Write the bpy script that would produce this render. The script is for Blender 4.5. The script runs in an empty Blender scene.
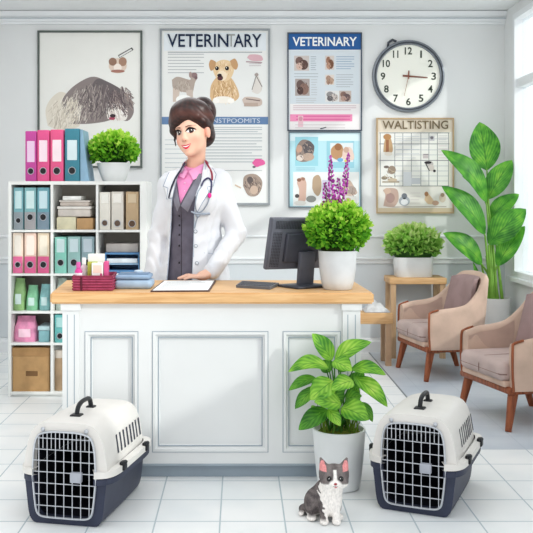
import bpy, bmesh, math, random
import numpy as np
from mathutils import Vector, Matrix, Euler

random.seed(7)
rng = np.random.default_rng(7)
PI = math.pi
scene = bpy.context.scene
COL = scene.collection

# ------------------------------------------------------------------ camera measure
# level camera at the origin, looking along +Y; F is the focal length in pixels
F, HC, CX, CY = 896.0, 1.241, 240.0, 200.0
def PX(px, D): return (px - CX) * D / F
def PZ(py, D): return HC - (py - CY) * D / F
def P(px, py, D): return Vector((PX(px, D), D, PZ(py, D)))
def depth_at(py, z): return (HC - z) * F / (py - CY)
def on_plane(px, py, z):
    D = depth_at(py, z)
    return Vector((PX(px, D), D, z))

DW = 7.315            # back wall
XR, XL = 2.16, -2.2   # side walls
ZC = 2.776            # ceiling
ZT = 0.83             # counter top

# ------------------------------------------------------------------ colours and materials
def lin(c):
    out = []
    for v in c[:3]:
        v = v / 255.0
        out.append(v / 12.92 if v <= 0.04045 else ((v + 0.055) / 1.055) ** 2.4)
    return tuple(out) + (1.0,)

MATS = {}
def mat(name, rgb, rough=0.6, noise=0.05, scale=9.0, metal=0.0, spec=0.3, dark=None):
    """plain colour with a soft wash of procedural variation"""
    if name in MATS: return MATS[name]
    m = bpy.data.materials.new(name); m.use_nodes = True
    nt = m.node_tree; b = nt.nodes['Principled BSDF']
    b.inputs['Roughness'].default_value = rough
    b.inputs['Metallic'].default_value = metal
    b.inputs['Specular IOR Level'].default_value = spec
    tc = nt.nodes.new('ShaderNodeTexCoord')
    n = nt.nodes.new('ShaderNodeTexNoise'); n.inputs['Scale'].default_value = scale; n.inputs['Detail'].default_value = 4
    r = nt.nodes.new('ShaderNodeValToRGB')
    c = lin(rgb); k = dark if dark is not None else 1 - 3.0 * noise
    r.color_ramp.elements[0].color = (c[0]*k, c[1]*k, c[2]*k, 1); r.color_ramp.elements[0].position = 0.3
    r.color_ramp.elements[1].color = tuple(min(1, v*(1+noise)) for v in c[:3]) + (1,); r.color_ramp.elements[1].position = 0.62
    nt.links.new(tc.outputs['Object'], n.inputs['Vector'])
    nt.links.new(n.outputs['Fac'], r.inputs['Fac'])
    nt.links.new(r.outputs['Color'], b.inputs['Base Color'])
    MATS[name] = m
    return m

def attr_mat(name, rough=0.7, spec=0.2, noise=0.0, scale=60.0, stretch=(1, 1, 1)):
    """colour comes from the mesh colour attribute 'Col'"""
    if name in MATS: return MATS[name]
    m = bpy.data.materials.new(name); m.use_nodes = True
    nt = m.node_tree; b = nt.nodes['Principled BSDF']
    b.inputs['Roughness'].default_value = rough
    b.inputs['Specular IOR Level'].default_value = spec
    a = nt.nodes.new('ShaderNodeVertexColor'); a.layer_name = 'Col'
    if noise > 0:
        tc = nt.nodes.new('ShaderNodeTexCoord'); mp = nt.nodes.new('ShaderNodeMapping')
        mp.inputs['Scale'].default_value = stretch
        n = nt.nodes.new('ShaderNodeTexNoise'); n.inputs['Scale'].default_value = scale; n.inputs['Detail'].default_value = 5
        mr = nt.nodes.new('ShaderNodeMapRange')
        mr.inputs['From Min'].default_value = 0.3; mr.inputs['From Max'].default_value = 0.7
        mr.inputs['To Min'].default_value = 1 - noise; mr.inputs['To Max'].default_value = 1 + noise
        mx = nt.nodes.new('ShaderNodeMix'); mx.data_type = 'RGBA'; mx.blend_type = 'MULTIPLY'
        mx.inputs['Factor'].default_value = 1.0
        nt.links.new(tc.outputs['Object'], mp.inputs['Vector']); nt.links.new(mp.outputs['Vector'], n.inputs['Vector'])
        nt.links.new(n.outputs['Fac'], mr.inputs['Value'])
        nt.links.new(a.outputs['Color'], mx.inputs['A']); nt.links.new(mr.outputs['Result'], mx.inputs['B'])
        nt.links.new(mx.outputs['Result'], b.inputs['Base Color'])
    else:
        nt.links.new(a.outputs['Color'], b.inputs['Base Color'])
    MATS[name] = m
    return m

def wood_mat(name, a, b_, scale=6.0, axis='X', rough=0.5):
    if name in MATS: return MATS[name]
    m = bpy.data.materials.new(name); m.use_nodes = True
    nt = m.node_tree; b = nt.nodes['Principled BSDF']
    b.inputs['Roughness'].default_value = rough; b.inputs['Specular IOR Level'].default_value = 0.3
    tc = nt.nodes.new('ShaderNodeTexCoord'); mp = nt.nodes.new('ShaderNodeMapping')
    s = {'X': (1, 14, 14), 'Y': (14, 1, 14), 'Z': (14, 14, 1)}[axis]
    mp.inputs['Scale'].default_value = s
    n = nt.nodes.new('ShaderNodeTexNoise'); n.inputs['Scale'].default_value = scale; n.inputs['Detail'].default_value = 6
    n.inputs['Distortion'].default_value = 0.6
    r = nt.nodes.new('ShaderNodeValToRGB')
    r.color_ramp.elements[0].color = lin(b_); r.color_ramp.elements[0].position = 0.32
    r.color_ramp.elements[1].color = lin(a); r.color_ramp.elements[1].position = 0.62
    nt.links.new(tc.outputs['Object'], mp.inputs['Vector']); nt.links.new(mp.outputs['Vector'], n.inputs['Vector'])
    nt.links.new(n.outputs['Fac'], r.inputs['Fac']); nt.links.new(r.outputs['Color'], b.inputs['Base Color'])
    MATS[name] = m
    return m

def glow_through(nt, b, colour, f):
    """thin blades let some light through"""
    t = nt.nodes.new('ShaderNodeBsdfTranslucent'); x = nt.nodes.new('ShaderNodeMixShader'); x.inputs['Fac'].default_value = f
    nt.links.new(colour, t.inputs['Color']); nt.links.new(b.outputs[0], x.inputs[1]); nt.links.new(t.outputs[0], x.inputs[2])
    nt.links.new(x.outputs[0], nt.nodes['Material Output'].inputs['Surface'])
def small_leaf_mat():
    if 'small_leaves' in MATS: return MATS['small_leaves']
    m = attr_mat('small_leaves', 0.6, 0.2); nt = m.node_tree
    a = [n for n in nt.nodes if n.type == 'VERTEX_COLOR'][0]
    glow_through(nt, nt.nodes['Principled BSDF'], a.outputs['Color'], 0.35); return m
def leaf_mat(name, light, mid, dark, freq=26.0, slope=1.3, vamp=0.16):
    """leaf blade: pale midrib, slanting side veins, from the blade's own UV"""
    if name in MATS: return MATS[name]
    m = bpy.data.materials.new(name); m.use_nodes = True
    nt = m.node_tree; b = nt.nodes['Principled BSDF']
    b.inputs['Roughness'].default_value = 0.45; b.inputs['Specular IOR Level'].default_value = 0.35
    uv = nt.nodes.new('ShaderNodeUVMap'); uv.uv_map = 'UV'
    sp = nt.nodes.new('ShaderNodeSeparateXYZ'); nt.links.new(uv.outputs['UV'], sp.inputs['Vector'])
    def M(op, x, y=None):
        q = nt.nodes.new('ShaderNodeMath'); q.operation = op
        for i, v in enumerate((x, y)):
            if v is None: continue
            if isinstance(v, (int, float)): q.inputs[i].default_value = v
            else: nt.links.new(v, q.inputs[i])
        return q.outputs[0]
    u = M('ABSOLUTE', M('SUBTRACT', sp.outputs['X'], 0.5))
    ph = M('MULTIPLY', M('SUBTRACT', sp.outputs['Y'], M('MULTIPLY', u, slope)), freq * 2)
    vein = M('MULTIPLY', M('ADD', M('SINE', ph), 1.0), 0.5)
    tc = nt.nodes.new('ShaderNodeTexCoord')
    n = nt.nodes.new('ShaderNodeTexNoise'); n.inputs['Scale'].default_value = 14; nt.links.new(tc.outputs['Object'], n.inputs['Vector'])
    fac = M('ADD', M('MULTIPLY', vein, vamp), M('MULTIPLY', n.outputs['Fac'], 0.9))
    fac = M('SUBTRACT', fac, M('MULTIPLY', u, 0.35))
    r = nt.nodes.new('ShaderNodeValToRGB')
    r.color_ramp.elements[0].color = lin(dark); r.color_ramp.elements[0].position = 0.22
    r.color_ramp.elements[1].color = lin(light); r.color_ramp.elements[1].position = 0.80
    e = r.color_ramp.elements.new(0.5); e.color = lin(mid)
    nt.links.new(fac, r.inputs['Fac'])
    rib = M('LESS_THAN', u, 0.022)
    mx = nt.nodes.new('ShaderNodeMix'); mx.data_type = 'RGBA'; mx.inputs['B'].default_value = lin(dark)
    nt.links.new(M('MULTIPLY', rib, 0.7), mx.inputs['Factor']); nt.links.new(r.outputs['Color'], mx.inputs['A'])
    nt.links.new(mx.outputs['Result'], b.inputs['Base Color'])
    glow_through(nt, b, mx.outputs['Result'], 0.3)
    MATS[name] = m
    return m

# ------------------------------------------------------------------ objects
WLOC = {}
def tag(o, label=None, cat=None, group=None, kind=None):
    if label: o['label'] = label
    if cat: o['category'] = cat
    if group: o['group'] = group
    if kind: o['kind'] = kind
    return o

def thing(name, label, cat, loc=(0, 0, 0), rz=0.0, group=None, local=False):
    o = bpy.data.objects.new(name, None); COL.objects.link(o)
    o.empty_display_size = 0.05
    o.location = loc; o.rotation_euler = (0, 0, rz)
    WLOC[o] = Vector((0, 0, 0)) if local else Vector(loc)
    return tag(o, label, cat, group)

def finish(name, me, material, parent=None, loc=None, smooth=35):
    """me holds world coordinates (or local ones under a local thing)"""
    if parent is not None: off = WLOC[parent]
    else: off = Vector(loc) if loc is not None else Vector((0, 0, 0))
    if off.length > 0: me.transform(Matrix.Translation(-off))
    if material is not None and len(me.materials) == 0: me.materials.append(material)
    if smooth:
        me.shade_smooth()
        if smooth < 180: me.set_sharp_from_angle(angle=math.radians(smooth))
    me.update()
    o = bpy.data.objects.new(name, me); COL.objects.link(o)
    if parent is not None: o.parent = parent; WLOC[o] = off
    else: o.location = off; WLOC[o] = off
    return o

def dup(root, loc, rz, label=None, group=None):
    r = root.copy(); COL.objects.link(r); r.location = loc; r.rotation_euler = (0, 0, rz)
    if label: r['label'] = label
    if group: r['group'] = group
    for ch in list(root.children):
        c = ch.copy(); COL.objects.link(c); c.parent = r
        for g in list(ch.children):
            d = g.copy(); COL.objects.link(d); d.parent = c
    return r

class MB:
    """collects shapes into one mesh"""
    def __init__(s): s.v = []; s.f = []; s.c = []; s.uv = []; s.col = None
    def add(s, verts, faces, col=None, uvs=None):
        n = len(s.v); s.v += [tuple(p) for p in verts]
        s.f += [tuple(i + n for i in f) for f in faces]
        c = lin(col) if col is not None else (s.col or (1, 1, 1, 1))
        s.c += [c] * len(verts)
        s.uv += list(uvs) if uvs is not None else [(0, 0)] * len(verts)
        return s
    def box(s, x0, x1, y0, y1, z0, z1, col=None, M=None):
        v = [Vector(p) for p in ((x0,y0,z0),(x1,y0,z0),(x1,y1,z0),(x0,y1,z0),(x0,y0,z1),(x1,y0,z1),(x1,y1,z1),(x0,y1,z1))]
        if M is not None: v = [M @ p for p in v]
        return s.add(v, [(0,3,2,1),(4,5,6,7),(0,1,5,4),(1,2,6,5),(2,3,7,6),(3,0,4,7)], col)
    def rbox(s, x0, x1, y0, y1, z0, z1, r=0.01, seg=3, col=None, M=None):
        bm = bmesh.new(); bmesh.ops.create_cube(bm, size=1)
        for v in bm.verts:
            v.co = Vector(((x0+x1)/2 + v.co.x*(x1-x0), (y0+y1)/2 + v.co.y*(y1-y0), (z0+z1)/2 + v.co.z*(z1-z0)))
        r = min(r, 0.49*min(x1-x0, y1-y0, z1-z0))
        bmesh.ops.bevel(bm, geom=list(bm.edges), offset=r, segments=seg, affect='EDGES', profile=0.5)
        return s.bm(bm, col, M)
    def bm(s, bm, col=None, M=None):
        bm.verts.ensure_lookup_table(); bm.verts.index_update()
        v = [(M @ p.co) if M is not None else p.co.copy() for p in bm.verts]
        f = [tuple(q.index for q in fc.verts) for fc in bm.faces]
        bm.free(); return s.add(v, f, col)
    def tube(s, pts, rad, seg=10, col=None, caps=True, flat=1.0):
        pts = [Vector(p) for p in pts]; n = len(pts)
        if isinstance(rad, (int, float)): rad = [rad]*n
        up = None; V = []; Fc = []
        for i, p in enumerate(pts):
            t = (pts[min(i+1, n-1)] - pts[max(i-1, 0)]).normalized()
            if up is None:
                up = Vector((0,0,1)) if abs(t.z) < 0.9 else Vector((0,1,0))
            a = t.cross(up).normalized(); b = a.cross(t).normalized(); up = b
            for k in range(seg):
                th = 2*PI*k/seg
                V.append(p + (a*math.cos(th) + b*math.sin(th)*flat)*rad[i])
        for i in range(n-1):
            for k in range(seg):
                q = (k+1) % seg
                Fc.append((i*seg+k, i*seg+q, (i+1)*seg+q, (i+1)*seg+k))
        if caps:
            Fc.append(tuple(range(seg))[::-1]); Fc.append(tuple((n-1)*seg+k for k in range(seg)))
        return s.add(V, Fc, col)
    def lathe(s, prof, c=(0,0,0), seg=32, col=None, sx=1.0, sy=1.0, caps=True):
        V = []; Fc = []; n = len(prof); c = Vector(c)
        for (r, z) in prof:
            for k in range(seg):
                th = 2*PI*k/seg
                V.append(c + Vector((r*sx*math.cos(th), r*sy*math.sin(th), z)))
        for i in range(n-1):
            for k in range(seg):
                q = (k+1) % seg
                Fc.append((i*seg+k, i*seg+q, (i+1)*seg+q, (i+1)*seg+k))
        if caps:
            Fc.append(tuple(range(seg))[::-1]); Fc.append(tuple((n-1)*seg+k for k in range(seg)))
        return s.add(V, Fc, col)
    def ball(s, c, r, seg=16, rings=10, col=None, M=None):
        if isinstance(r, (int, float)): r = (r, r, r)
        V = []; Fc = []; c = Vector(c)
        for i in range(rings+1):
            ph = PI*i/rings - PI/2
            for k in range(seg):
                th = 2*PI*k/seg
                p = Vector((r[0]*math.cos(ph)*math.cos(th), r[1]*math.cos(ph)*math.sin(th), r[2]*math.sin(ph)))
                V.append(c + ((M @ p) if M is not None else p))
        for i in range(rings):
            for k in range(seg):
                q = (k+1) % seg
                Fc.append((i*seg+k, i*seg+q, (i+1)*seg+q, (i+1)*seg+k))
        return s.add(V, Fc, col)
    def mesh(s, name):
        me = bpy.data.meshes.new(name)
        me.from_pydata(s.v, [], s.f); me.validate()
        if len(me.vertices) == len(s.c):
            a = me.color_attributes.new('Col', 'FLOAT_COLOR', 'POINT')
            a.data.foreach_set('color', np.array(s.c, dtype=np.float32).ravel())
            if any(u != (0, 0) for u in s.uv):
                ul = me.uv_layers.new(name='UV')
                li = np.zeros(len(me.loops), dtype=np.int32); me.loops.foreach_get('vertex_index', li)
                ul.data.foreach_set('uv', np.array(s.uv, dtype=np.float32)[li].ravel())
        return me
    def build(s, name, material, parent=None, loc=None, smooth=35, weld=False):
        me = s.mesh(name)
        if weld:
            bm = bmesh.new(); bm.from_mesh(me); bmesh.ops.remove_doubles(bm, verts=bm.verts, dist=1e-5)
            bmesh.ops.recalc_face_normals(bm, faces=bm.faces); bm.to_mesh(me); bm.free()
        return finish(name, me, material, parent, loc, smooth)

def spline(pts, n=8):
    """Catmull-Rom through points of any dimension"""
    pts = [np.array(p, float) for p in pts]
    q = [2*pts[0]-pts[1]] + pts + [2*pts[-1]-pts[-2]]
    out = []
    for i in range(1, len(q)-2):
        for k in range(n):
            t = k/n
            out.append(0.5*((2*q[i]) + (-q[i-1]+q[i+1])*t + (2*q[i-1]-5*q[i]+4*q[i+1]-q[i+2])*t*t + (-q[i-1]+3*q[i]-3*q[i+1]+q[i+2])*t**3))
    out.append(pts[-1])
    return out

def text_mesh(s, x0, x1, z0, z1, y, name, material, parent, depth=0.0012, bold=0.0):
    cu = bpy.data.curves.new(name, 'FONT'); cu.body = s; cu.size = 1.0; cu.resolution_u = 3
    cu.extrude = 0.0; cu.offset = bold
    o = bpy.data.objects.new(name, cu); COL.objects.link(o)
    dg = bpy.context.evaluated_depsgraph_get()
    me = bpy.data.meshes.new_from_object(o.evaluated_get(dg))
    bpy.data.objects.remove(o); bpy.data.curves.remove(cu)
    n = len(me.vertices); a = np.zeros(n*3); me.vertices.foreach_get('co', a); a = a.reshape(-1, 3)
    mn, mxx = a.min(0), a.max(0)
    out = np.zeros_like(a)
    out[:, 0] = x0 + (a[:, 0]-mn[0])/(mxx[0]-mn[0])*(x1-x0)
    out[:, 2] = z0 + (a[:, 1]-mn[1])/(mxx[1]-mn[1])*(z1-z0)
    out[:, 1] = y
    me.vertices.foreach_set('co', out.ravel()); me.materials.clear()
    return finish(name, me, material, parent, None, 0)

class Art:
    """flat printed picture on a wall sheet, drawn in wall pixels; layers sit a hair apart"""
    def __init__(s, D, y): s.m = MB(); s.D = D; s.y = y; s.n = 0
    def _p(s, pts): return [(PX(a, s.D), s.y - s.n*0.00004, PZ(b, s.D)) for a, b in pts]
    def poly(s, pts, col):
        s.n += 1; ar = sum(pts[i-1][0]*pts[i][1]-pts[i][0]*pts[i-1][1] for i in range(len(pts)))
        if ar > 0: pts = pts[::-1]
        s.m.add(s._p(pts), [tuple(range(len(pts)))], col); return s
    def rect(s, x0, y0, x1, y1, col): return s.poly([(x0,y0),(x1,y0),(x1,y1),(x0,y1)], col)
    def ell(s, cx, cy, rx, ry, col, rot=0, n=20):
        c, d = math.cos(rot), math.sin(rot)
        return s.poly([(cx+rx*math.cos(t)*c-ry*math.sin(t)*d, cy+rx*math.cos(t)*d+ry*math.sin(t)*c) for t in (2*PI*k/n for k in range(n))], col)
    def blob(s, pts, col, n=6):
        q = spline(list(pts)+[pts[0]], n)[:-1]; return s.poly([tuple(p) for p in q], col)
    def line(s, x0, y0, x1, y1, w, col):
        dx, dy = x1-x0, y1-y0; L = math.hypot(dx, dy); nx, ny = -dy/L*w/2, dx/L*w/2
        return s.poly([(x0+nx,y0+ny),(x1+nx,y1+ny),(x1-nx,y1-ny),(x0-nx,y0-ny)], col)
    def text_lines(s, x0, x1, y0, y1, n, col, w=0.55):
        for i in range(n):
            y = y0 + (y1-y0)*i/max(1, n-1)
            s.line(x0, y, x1 - random.uniform(0, 0.22)*(x1-x0)*(i % 3 == 2), y, w, col); s.n -= 0.95
        return s
    def strokes(s, cx, cy, rx, ry, n, cols, length=3.0, ang=1.3, w=0.7):
        for _ in range(n):
            t = random.uniform(0, 2*PI); r = math.sqrt(random.random())
            x, y = cx+rx*r*math.cos(t), cy+ry*r*math.sin(t); a = ang + random.uniform(-0.5, 0.5)
            s.line(x, y, x+length*math.cos(a), y+length*math.sin(a), w, random.choice(cols)); s.n -= 0.92
        return s
    def build(s, name, parent): return s.m.build(name, attr_mat('printed_paper', 0.75, 0.15), parent, None, 0)

# ------------------------------------------------------------------ signed distance bodies
def ell(c, r, R=None): return ('e', np.array(c, float), np.array(r, float), None if R is None else np.array(R, float))
def cap(a, b, ra, rb): return ('c', np.array(a, float), np.array(b, float), float(ra), float(rb))
def prim_eval(p, X, Y, Z):
    if p[0] == 'e':
        c, r, R = p[1], p[2], p[3]
        x, y, z = X-c[0], Y-c[1], Z-c[2]
        if R is not None:
            x, y, z = R[0,0]*x+R[1,0]*y+R[2,0]*z, R[0,1]*x+R[1,1]*y+R[2,1]*z, R[0,2]*x+R[1,2]*y+R[2,2]*z
        k0 = np.sqrt((x/r[0])**2+(y/r[1])**2+(z/r[2])**2)
        k1 = np.sqrt((x/r[0]**2)**2+(y/r[1]**2)**2+(z/r[2]**2)**2)
        return k0*(k0-1)/np.maximum(k1, 1e-6)
    a, b, ra, rb = p[1:]
    d = b-a; L2 = max(1e-9, d@d)
    t = np.clip(((X-a[0])*d[0]+(Y-a[1])*d[1]+(Z-a[2])*d[2])/L2, 0, 1)
    return np.sqrt((X-a[0]-t*d[0])**2+(Y-a[1]-t*d[1])**2+(Z-a[2]-t*d[2])**2) - (ra+(rb-ra)*t)
def prim_box(p):
    if p[0] == 'e':
        r = p[2] if p[3] is None else np.full(3, p[2].max())
        return p[1]-r, p[1]+r
    r = max(p[3], p[4]); return np.minimum(p[1], p[2])-r, np.maximum(p[1], p[2])+r
def smin(a, b, k):
    h = np.maximum(k-np.abs(a-b), 0)/k; return np.minimum(a, b)-h*h*k*0.25
def sdf_points(prims, pts):
    X, Y, Z = pts[:,0], pts[:,1], pts[:,2]; f = np.full(len(pts), 9.0)
    for (p, k, op) in prims:
        d = prim_eval(p, X, Y, Z)
        f = smin(f, d, k) if op > 0 else -smin(-f, d, k)
    return f
def sdf_grid(prims, h, extra=None):
    lo = np.min([prim_box(p)[0] for p, k, op in prims if op > 0], axis=0)-4*h
    hi = np.max([prim_box(p)[1] for p, k, op in prims if op > 0], axis=0)+4*h
    n = np.ceil((hi-lo)/h).astype(int)+1
    ax = [(lo[i]+h*np.arange(n[i])).astype(np.float32) for i in range(3)]
    f = np.full(n, 1.0, np.float32)
    for (p, k, op) in prims:
        a, b = prim_box(p); m = k+3*h
        i0 = np.maximum(0, np.floor((a-m-lo)/h).astype(int)); i1 = np.minimum(n, np.ceil((b+m-lo)/h).astype(int)+1)
        sl = tuple(slice(i0[j], i1[j]) for j in range(3))
        X, Y, Z = ax[0][sl[0]][:,None,None], ax[1][sl[1]][None,:,None], ax[2][sl[2]][None,None,:]
        d = prim_eval(p, X, Y, Z)
        f[sl] = smin(f[sl], d, k) if op > 0 else -smin(-f[sl], d, k)
    if extra is not None:
        f = extra(f, ax[0][:,None,None], ax[1][None,:,None], ax[2][None,None,:])
    return nets(f, lo, h)
def nets(f, o, h):
    s = f < 0; c = np.zeros(tuple(k-1 for k in f.shape), np.int8)
    offs = [(i,j,k) for i in (0,1) for j in (0,1) for k in (0,1)]
    for (i,j,k) in offs:
        c += s[i:f.shape[0]-1+i, j:f.shape[1]-1+j, k:f.shape[2]-1+k]
    act = (c > 0) & (c < 8); I = np.argwhere(act)
    idx = np.full(act.shape, -1, np.int64); idx[act] = np.arange(len(I))
    ps = np.zeros((len(I),3)); cn = np.zeros(len(I))
    for a in offs:
        for axx in range(3):
            if a[axx] == 1: continue
            b = list(a); b[axx] = 1
            fa = f[I[:,0]+a[0], I[:,1]+a[1], I[:,2]+a[2]]; fb = f[I[:,0]+b[0], I[:,1]+b[1], I[:,2]+b[2]]
            m = (fa < 0) != (fb < 0); t = np.where(m, fa/np.where(m, fa-fb, 1), 0)
            q = np.tile(np.array(a, float), (len(I),1)); q[:,axx] += t
            ps += q*m[:,None]; cn += m
    V = o + h*(I + ps/np.maximum(cn,1)[:,None])
    faces = []
    for axx in range(3):
        u, w = (axx+1) % 3, (axx+2) % 3
        sl0 = [slice(1,-1)]*3; sl1 = [slice(1,-1)]*3
        sl0[axx] = slice(0,-1); sl1[axx] = slice(1,None)
        s0, s1 = s[tuple(sl0)], s[tuple(sl1)]
        E = np.argwhere(s0 != s1)
        if not len(E): continue
        ins = s0[E[:,0],E[:,1],E[:,2]]
        off = np.ones(3, int); off[axx] = 0; E = E+off
        def cell(du, dw):
            q = E.copy(); q[:,u] += du; q[:,w] += dw; return idx[q[:,0],q[:,1],q[:,2]]
        Q = np.stack([cell(-1,-1), cell(0,-1), cell(0,0), cell(-1,0)], 1)
        Q = np.where(ins[:,None], Q, Q[:,::-1]); faces.append(Q)
    return V, np.concatenate(faces)
def np_mesh(name, V, Fc, colfn=None):
    me = bpy.data.meshes.new(name); me.from_pydata(V.tolist(), [], Fc.tolist())
    if colfn is not None:
        c = np.ones((len(V), 4), np.float32); c[:, :3] = colfn(V)
        a = me.color_attributes.new('Col', 'FLOAT_COLOR', 'POINT'); a.data.foreach_set('color', c.ravel())
    return me
def front_patch(poly, prims, off, y0, col=None, cuts=4, mb=None, tf=None):
    """lay a thin sheet with the outline poly (x, z) on the front of an SDF body"""
    bm = bmesh.new()
    vs = [bm.verts.new((x, 0, z)) for x, z in poly]; bm.faces.new(vs)
    bmesh.ops.triangulate(bm, faces=bm.faces)
    bmesh.ops.subdivide_edges(bm, edges=bm.edges, cuts=cuts, use_grid_fill=True)
    bmesh.ops.triangulate(bm, faces=bm.faces)
    bm.verts.ensure_lookup_table()
    pts = np.array([v.co[:] for v in bm.verts]); pts[:,1] = y0
    for _ in range(60):
        pts[:,1] += np.clip(sdf_points(prims, pts), -0.02, 0.02)*0.85
    pts[:,1] -= off
    for v, q in zip(bm.verts, pts): v.co = Vector(q) if tf is None else tf @ Vector(q)
    for f in bm.faces:
        f.normal_update()
    bm.verts.index_update()
    mb.add([v.co.copy() for v in bm.verts], [tuple(v.index for v in f.verts) for f in bm.faces], col)
    bm.free(); return mb
def lens(x0, x1, zu, zl, n=14):
    """closed outline between an upper and a lower curve z(t)"""
    xs = [x0+(x1-x0)*i/n for i in range(n+1)]
    up = [(x, zu(i/n)) for i, x in enumerate(xs)]; dn = [(x, zl(i/n)) for i, x in enumerate(xs)]
    return up + dn[::-1][1:-1] if abs(up[-1][1]-dn[-1][1]) < 1e-6 else up + dn[::-1]

# ------------------------------------------------------------------ plants
def leaf_shape(mb, base, tip, width, normal=(0, -0.75, 0.65), arch=0.12, fold=0.18, n=12, m=6, shape=0.85, wave=0.0, droop=0.0):
    base, tip = Vector(base), Vector(tip); ax = tip-base; L = ax.length; d = ax.normalized()
    nv = Vector(normal); nv = (nv - d*nv.dot(d)).normalized(); sd = d.cross(nv).normalized()
    V, Fc, U = [], [], []
    for i in range(n+1):
        t = i/n
        w = width*0.5*max(0.0, math.sin(PI*min(1, t**shape)))**0.75
        if i == n: w = width*0.004
        if i == 0: w = width*0.04
        mid = base + ax*t + nv*(arch*L*math.sin(PI*t)) - Vector((0,0,1))*droop*L*t*t
        for k in range(m+1):
            u = k/m*2-1
            V.append(mid + sd*(w*u) + nv*(abs(u)**1.4*w*fold*2 + wave*w*math.sin(9*t+2*u)))
            U.append((k/m, t))
    for i in range(n):
        for k in range(m):
            Fc.append((i*(m+1)+k, i*(m+1)+k+1, (i+1)*(m+1)+k+1, (i+1)*(m+1)+k))
    mb.add(V, Fc, None, U)

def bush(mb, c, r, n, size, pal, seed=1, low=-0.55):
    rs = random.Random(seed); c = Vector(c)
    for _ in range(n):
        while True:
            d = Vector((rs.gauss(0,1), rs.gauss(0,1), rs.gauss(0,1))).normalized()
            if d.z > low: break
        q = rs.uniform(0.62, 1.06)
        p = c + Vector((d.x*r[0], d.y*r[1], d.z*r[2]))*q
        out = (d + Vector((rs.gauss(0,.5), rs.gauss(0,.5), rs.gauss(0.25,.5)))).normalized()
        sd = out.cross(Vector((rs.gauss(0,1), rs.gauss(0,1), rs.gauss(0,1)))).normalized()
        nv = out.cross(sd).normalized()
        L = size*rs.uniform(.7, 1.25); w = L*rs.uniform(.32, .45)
        lit = 0.45*d.z + 0.55*(q-0.62)/0.44 + rs.uniform(-.38,.42)  # light painted into leaf colour: paler on top and outside
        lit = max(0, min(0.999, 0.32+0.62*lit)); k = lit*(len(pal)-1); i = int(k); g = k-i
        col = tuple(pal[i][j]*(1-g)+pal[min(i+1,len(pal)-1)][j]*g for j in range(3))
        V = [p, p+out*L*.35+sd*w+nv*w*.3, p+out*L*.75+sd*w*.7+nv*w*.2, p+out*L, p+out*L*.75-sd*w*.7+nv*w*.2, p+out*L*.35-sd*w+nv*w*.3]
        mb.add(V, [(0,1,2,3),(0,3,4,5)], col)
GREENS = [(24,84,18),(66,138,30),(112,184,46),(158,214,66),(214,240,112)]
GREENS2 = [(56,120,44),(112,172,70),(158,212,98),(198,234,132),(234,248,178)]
# ================================================================== the room
M_wall = mat('wall_paint', (229, 231, 231), 0.8, 0.012, 1.3, spec=0.1)
M_trim = mat('trim_paint', (236, 239, 241), 0.6, 0.01, 3)
M_groove = mat('trim_groove', (176, 186, 194), 0.7, 0.02, 5)
M_ceil = mat('ceiling_paint', (240, 242, 243), 0.85, 0.01, 2)
M_white = mat('white_enamel', (238, 238, 236), 0.45, 0.012, 5)
M_black = mat('black_plastic', (26, 28, 32), 0.4, 0.03, 12)

def structure(o): o['kind'] = 'structure'; return o

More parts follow.
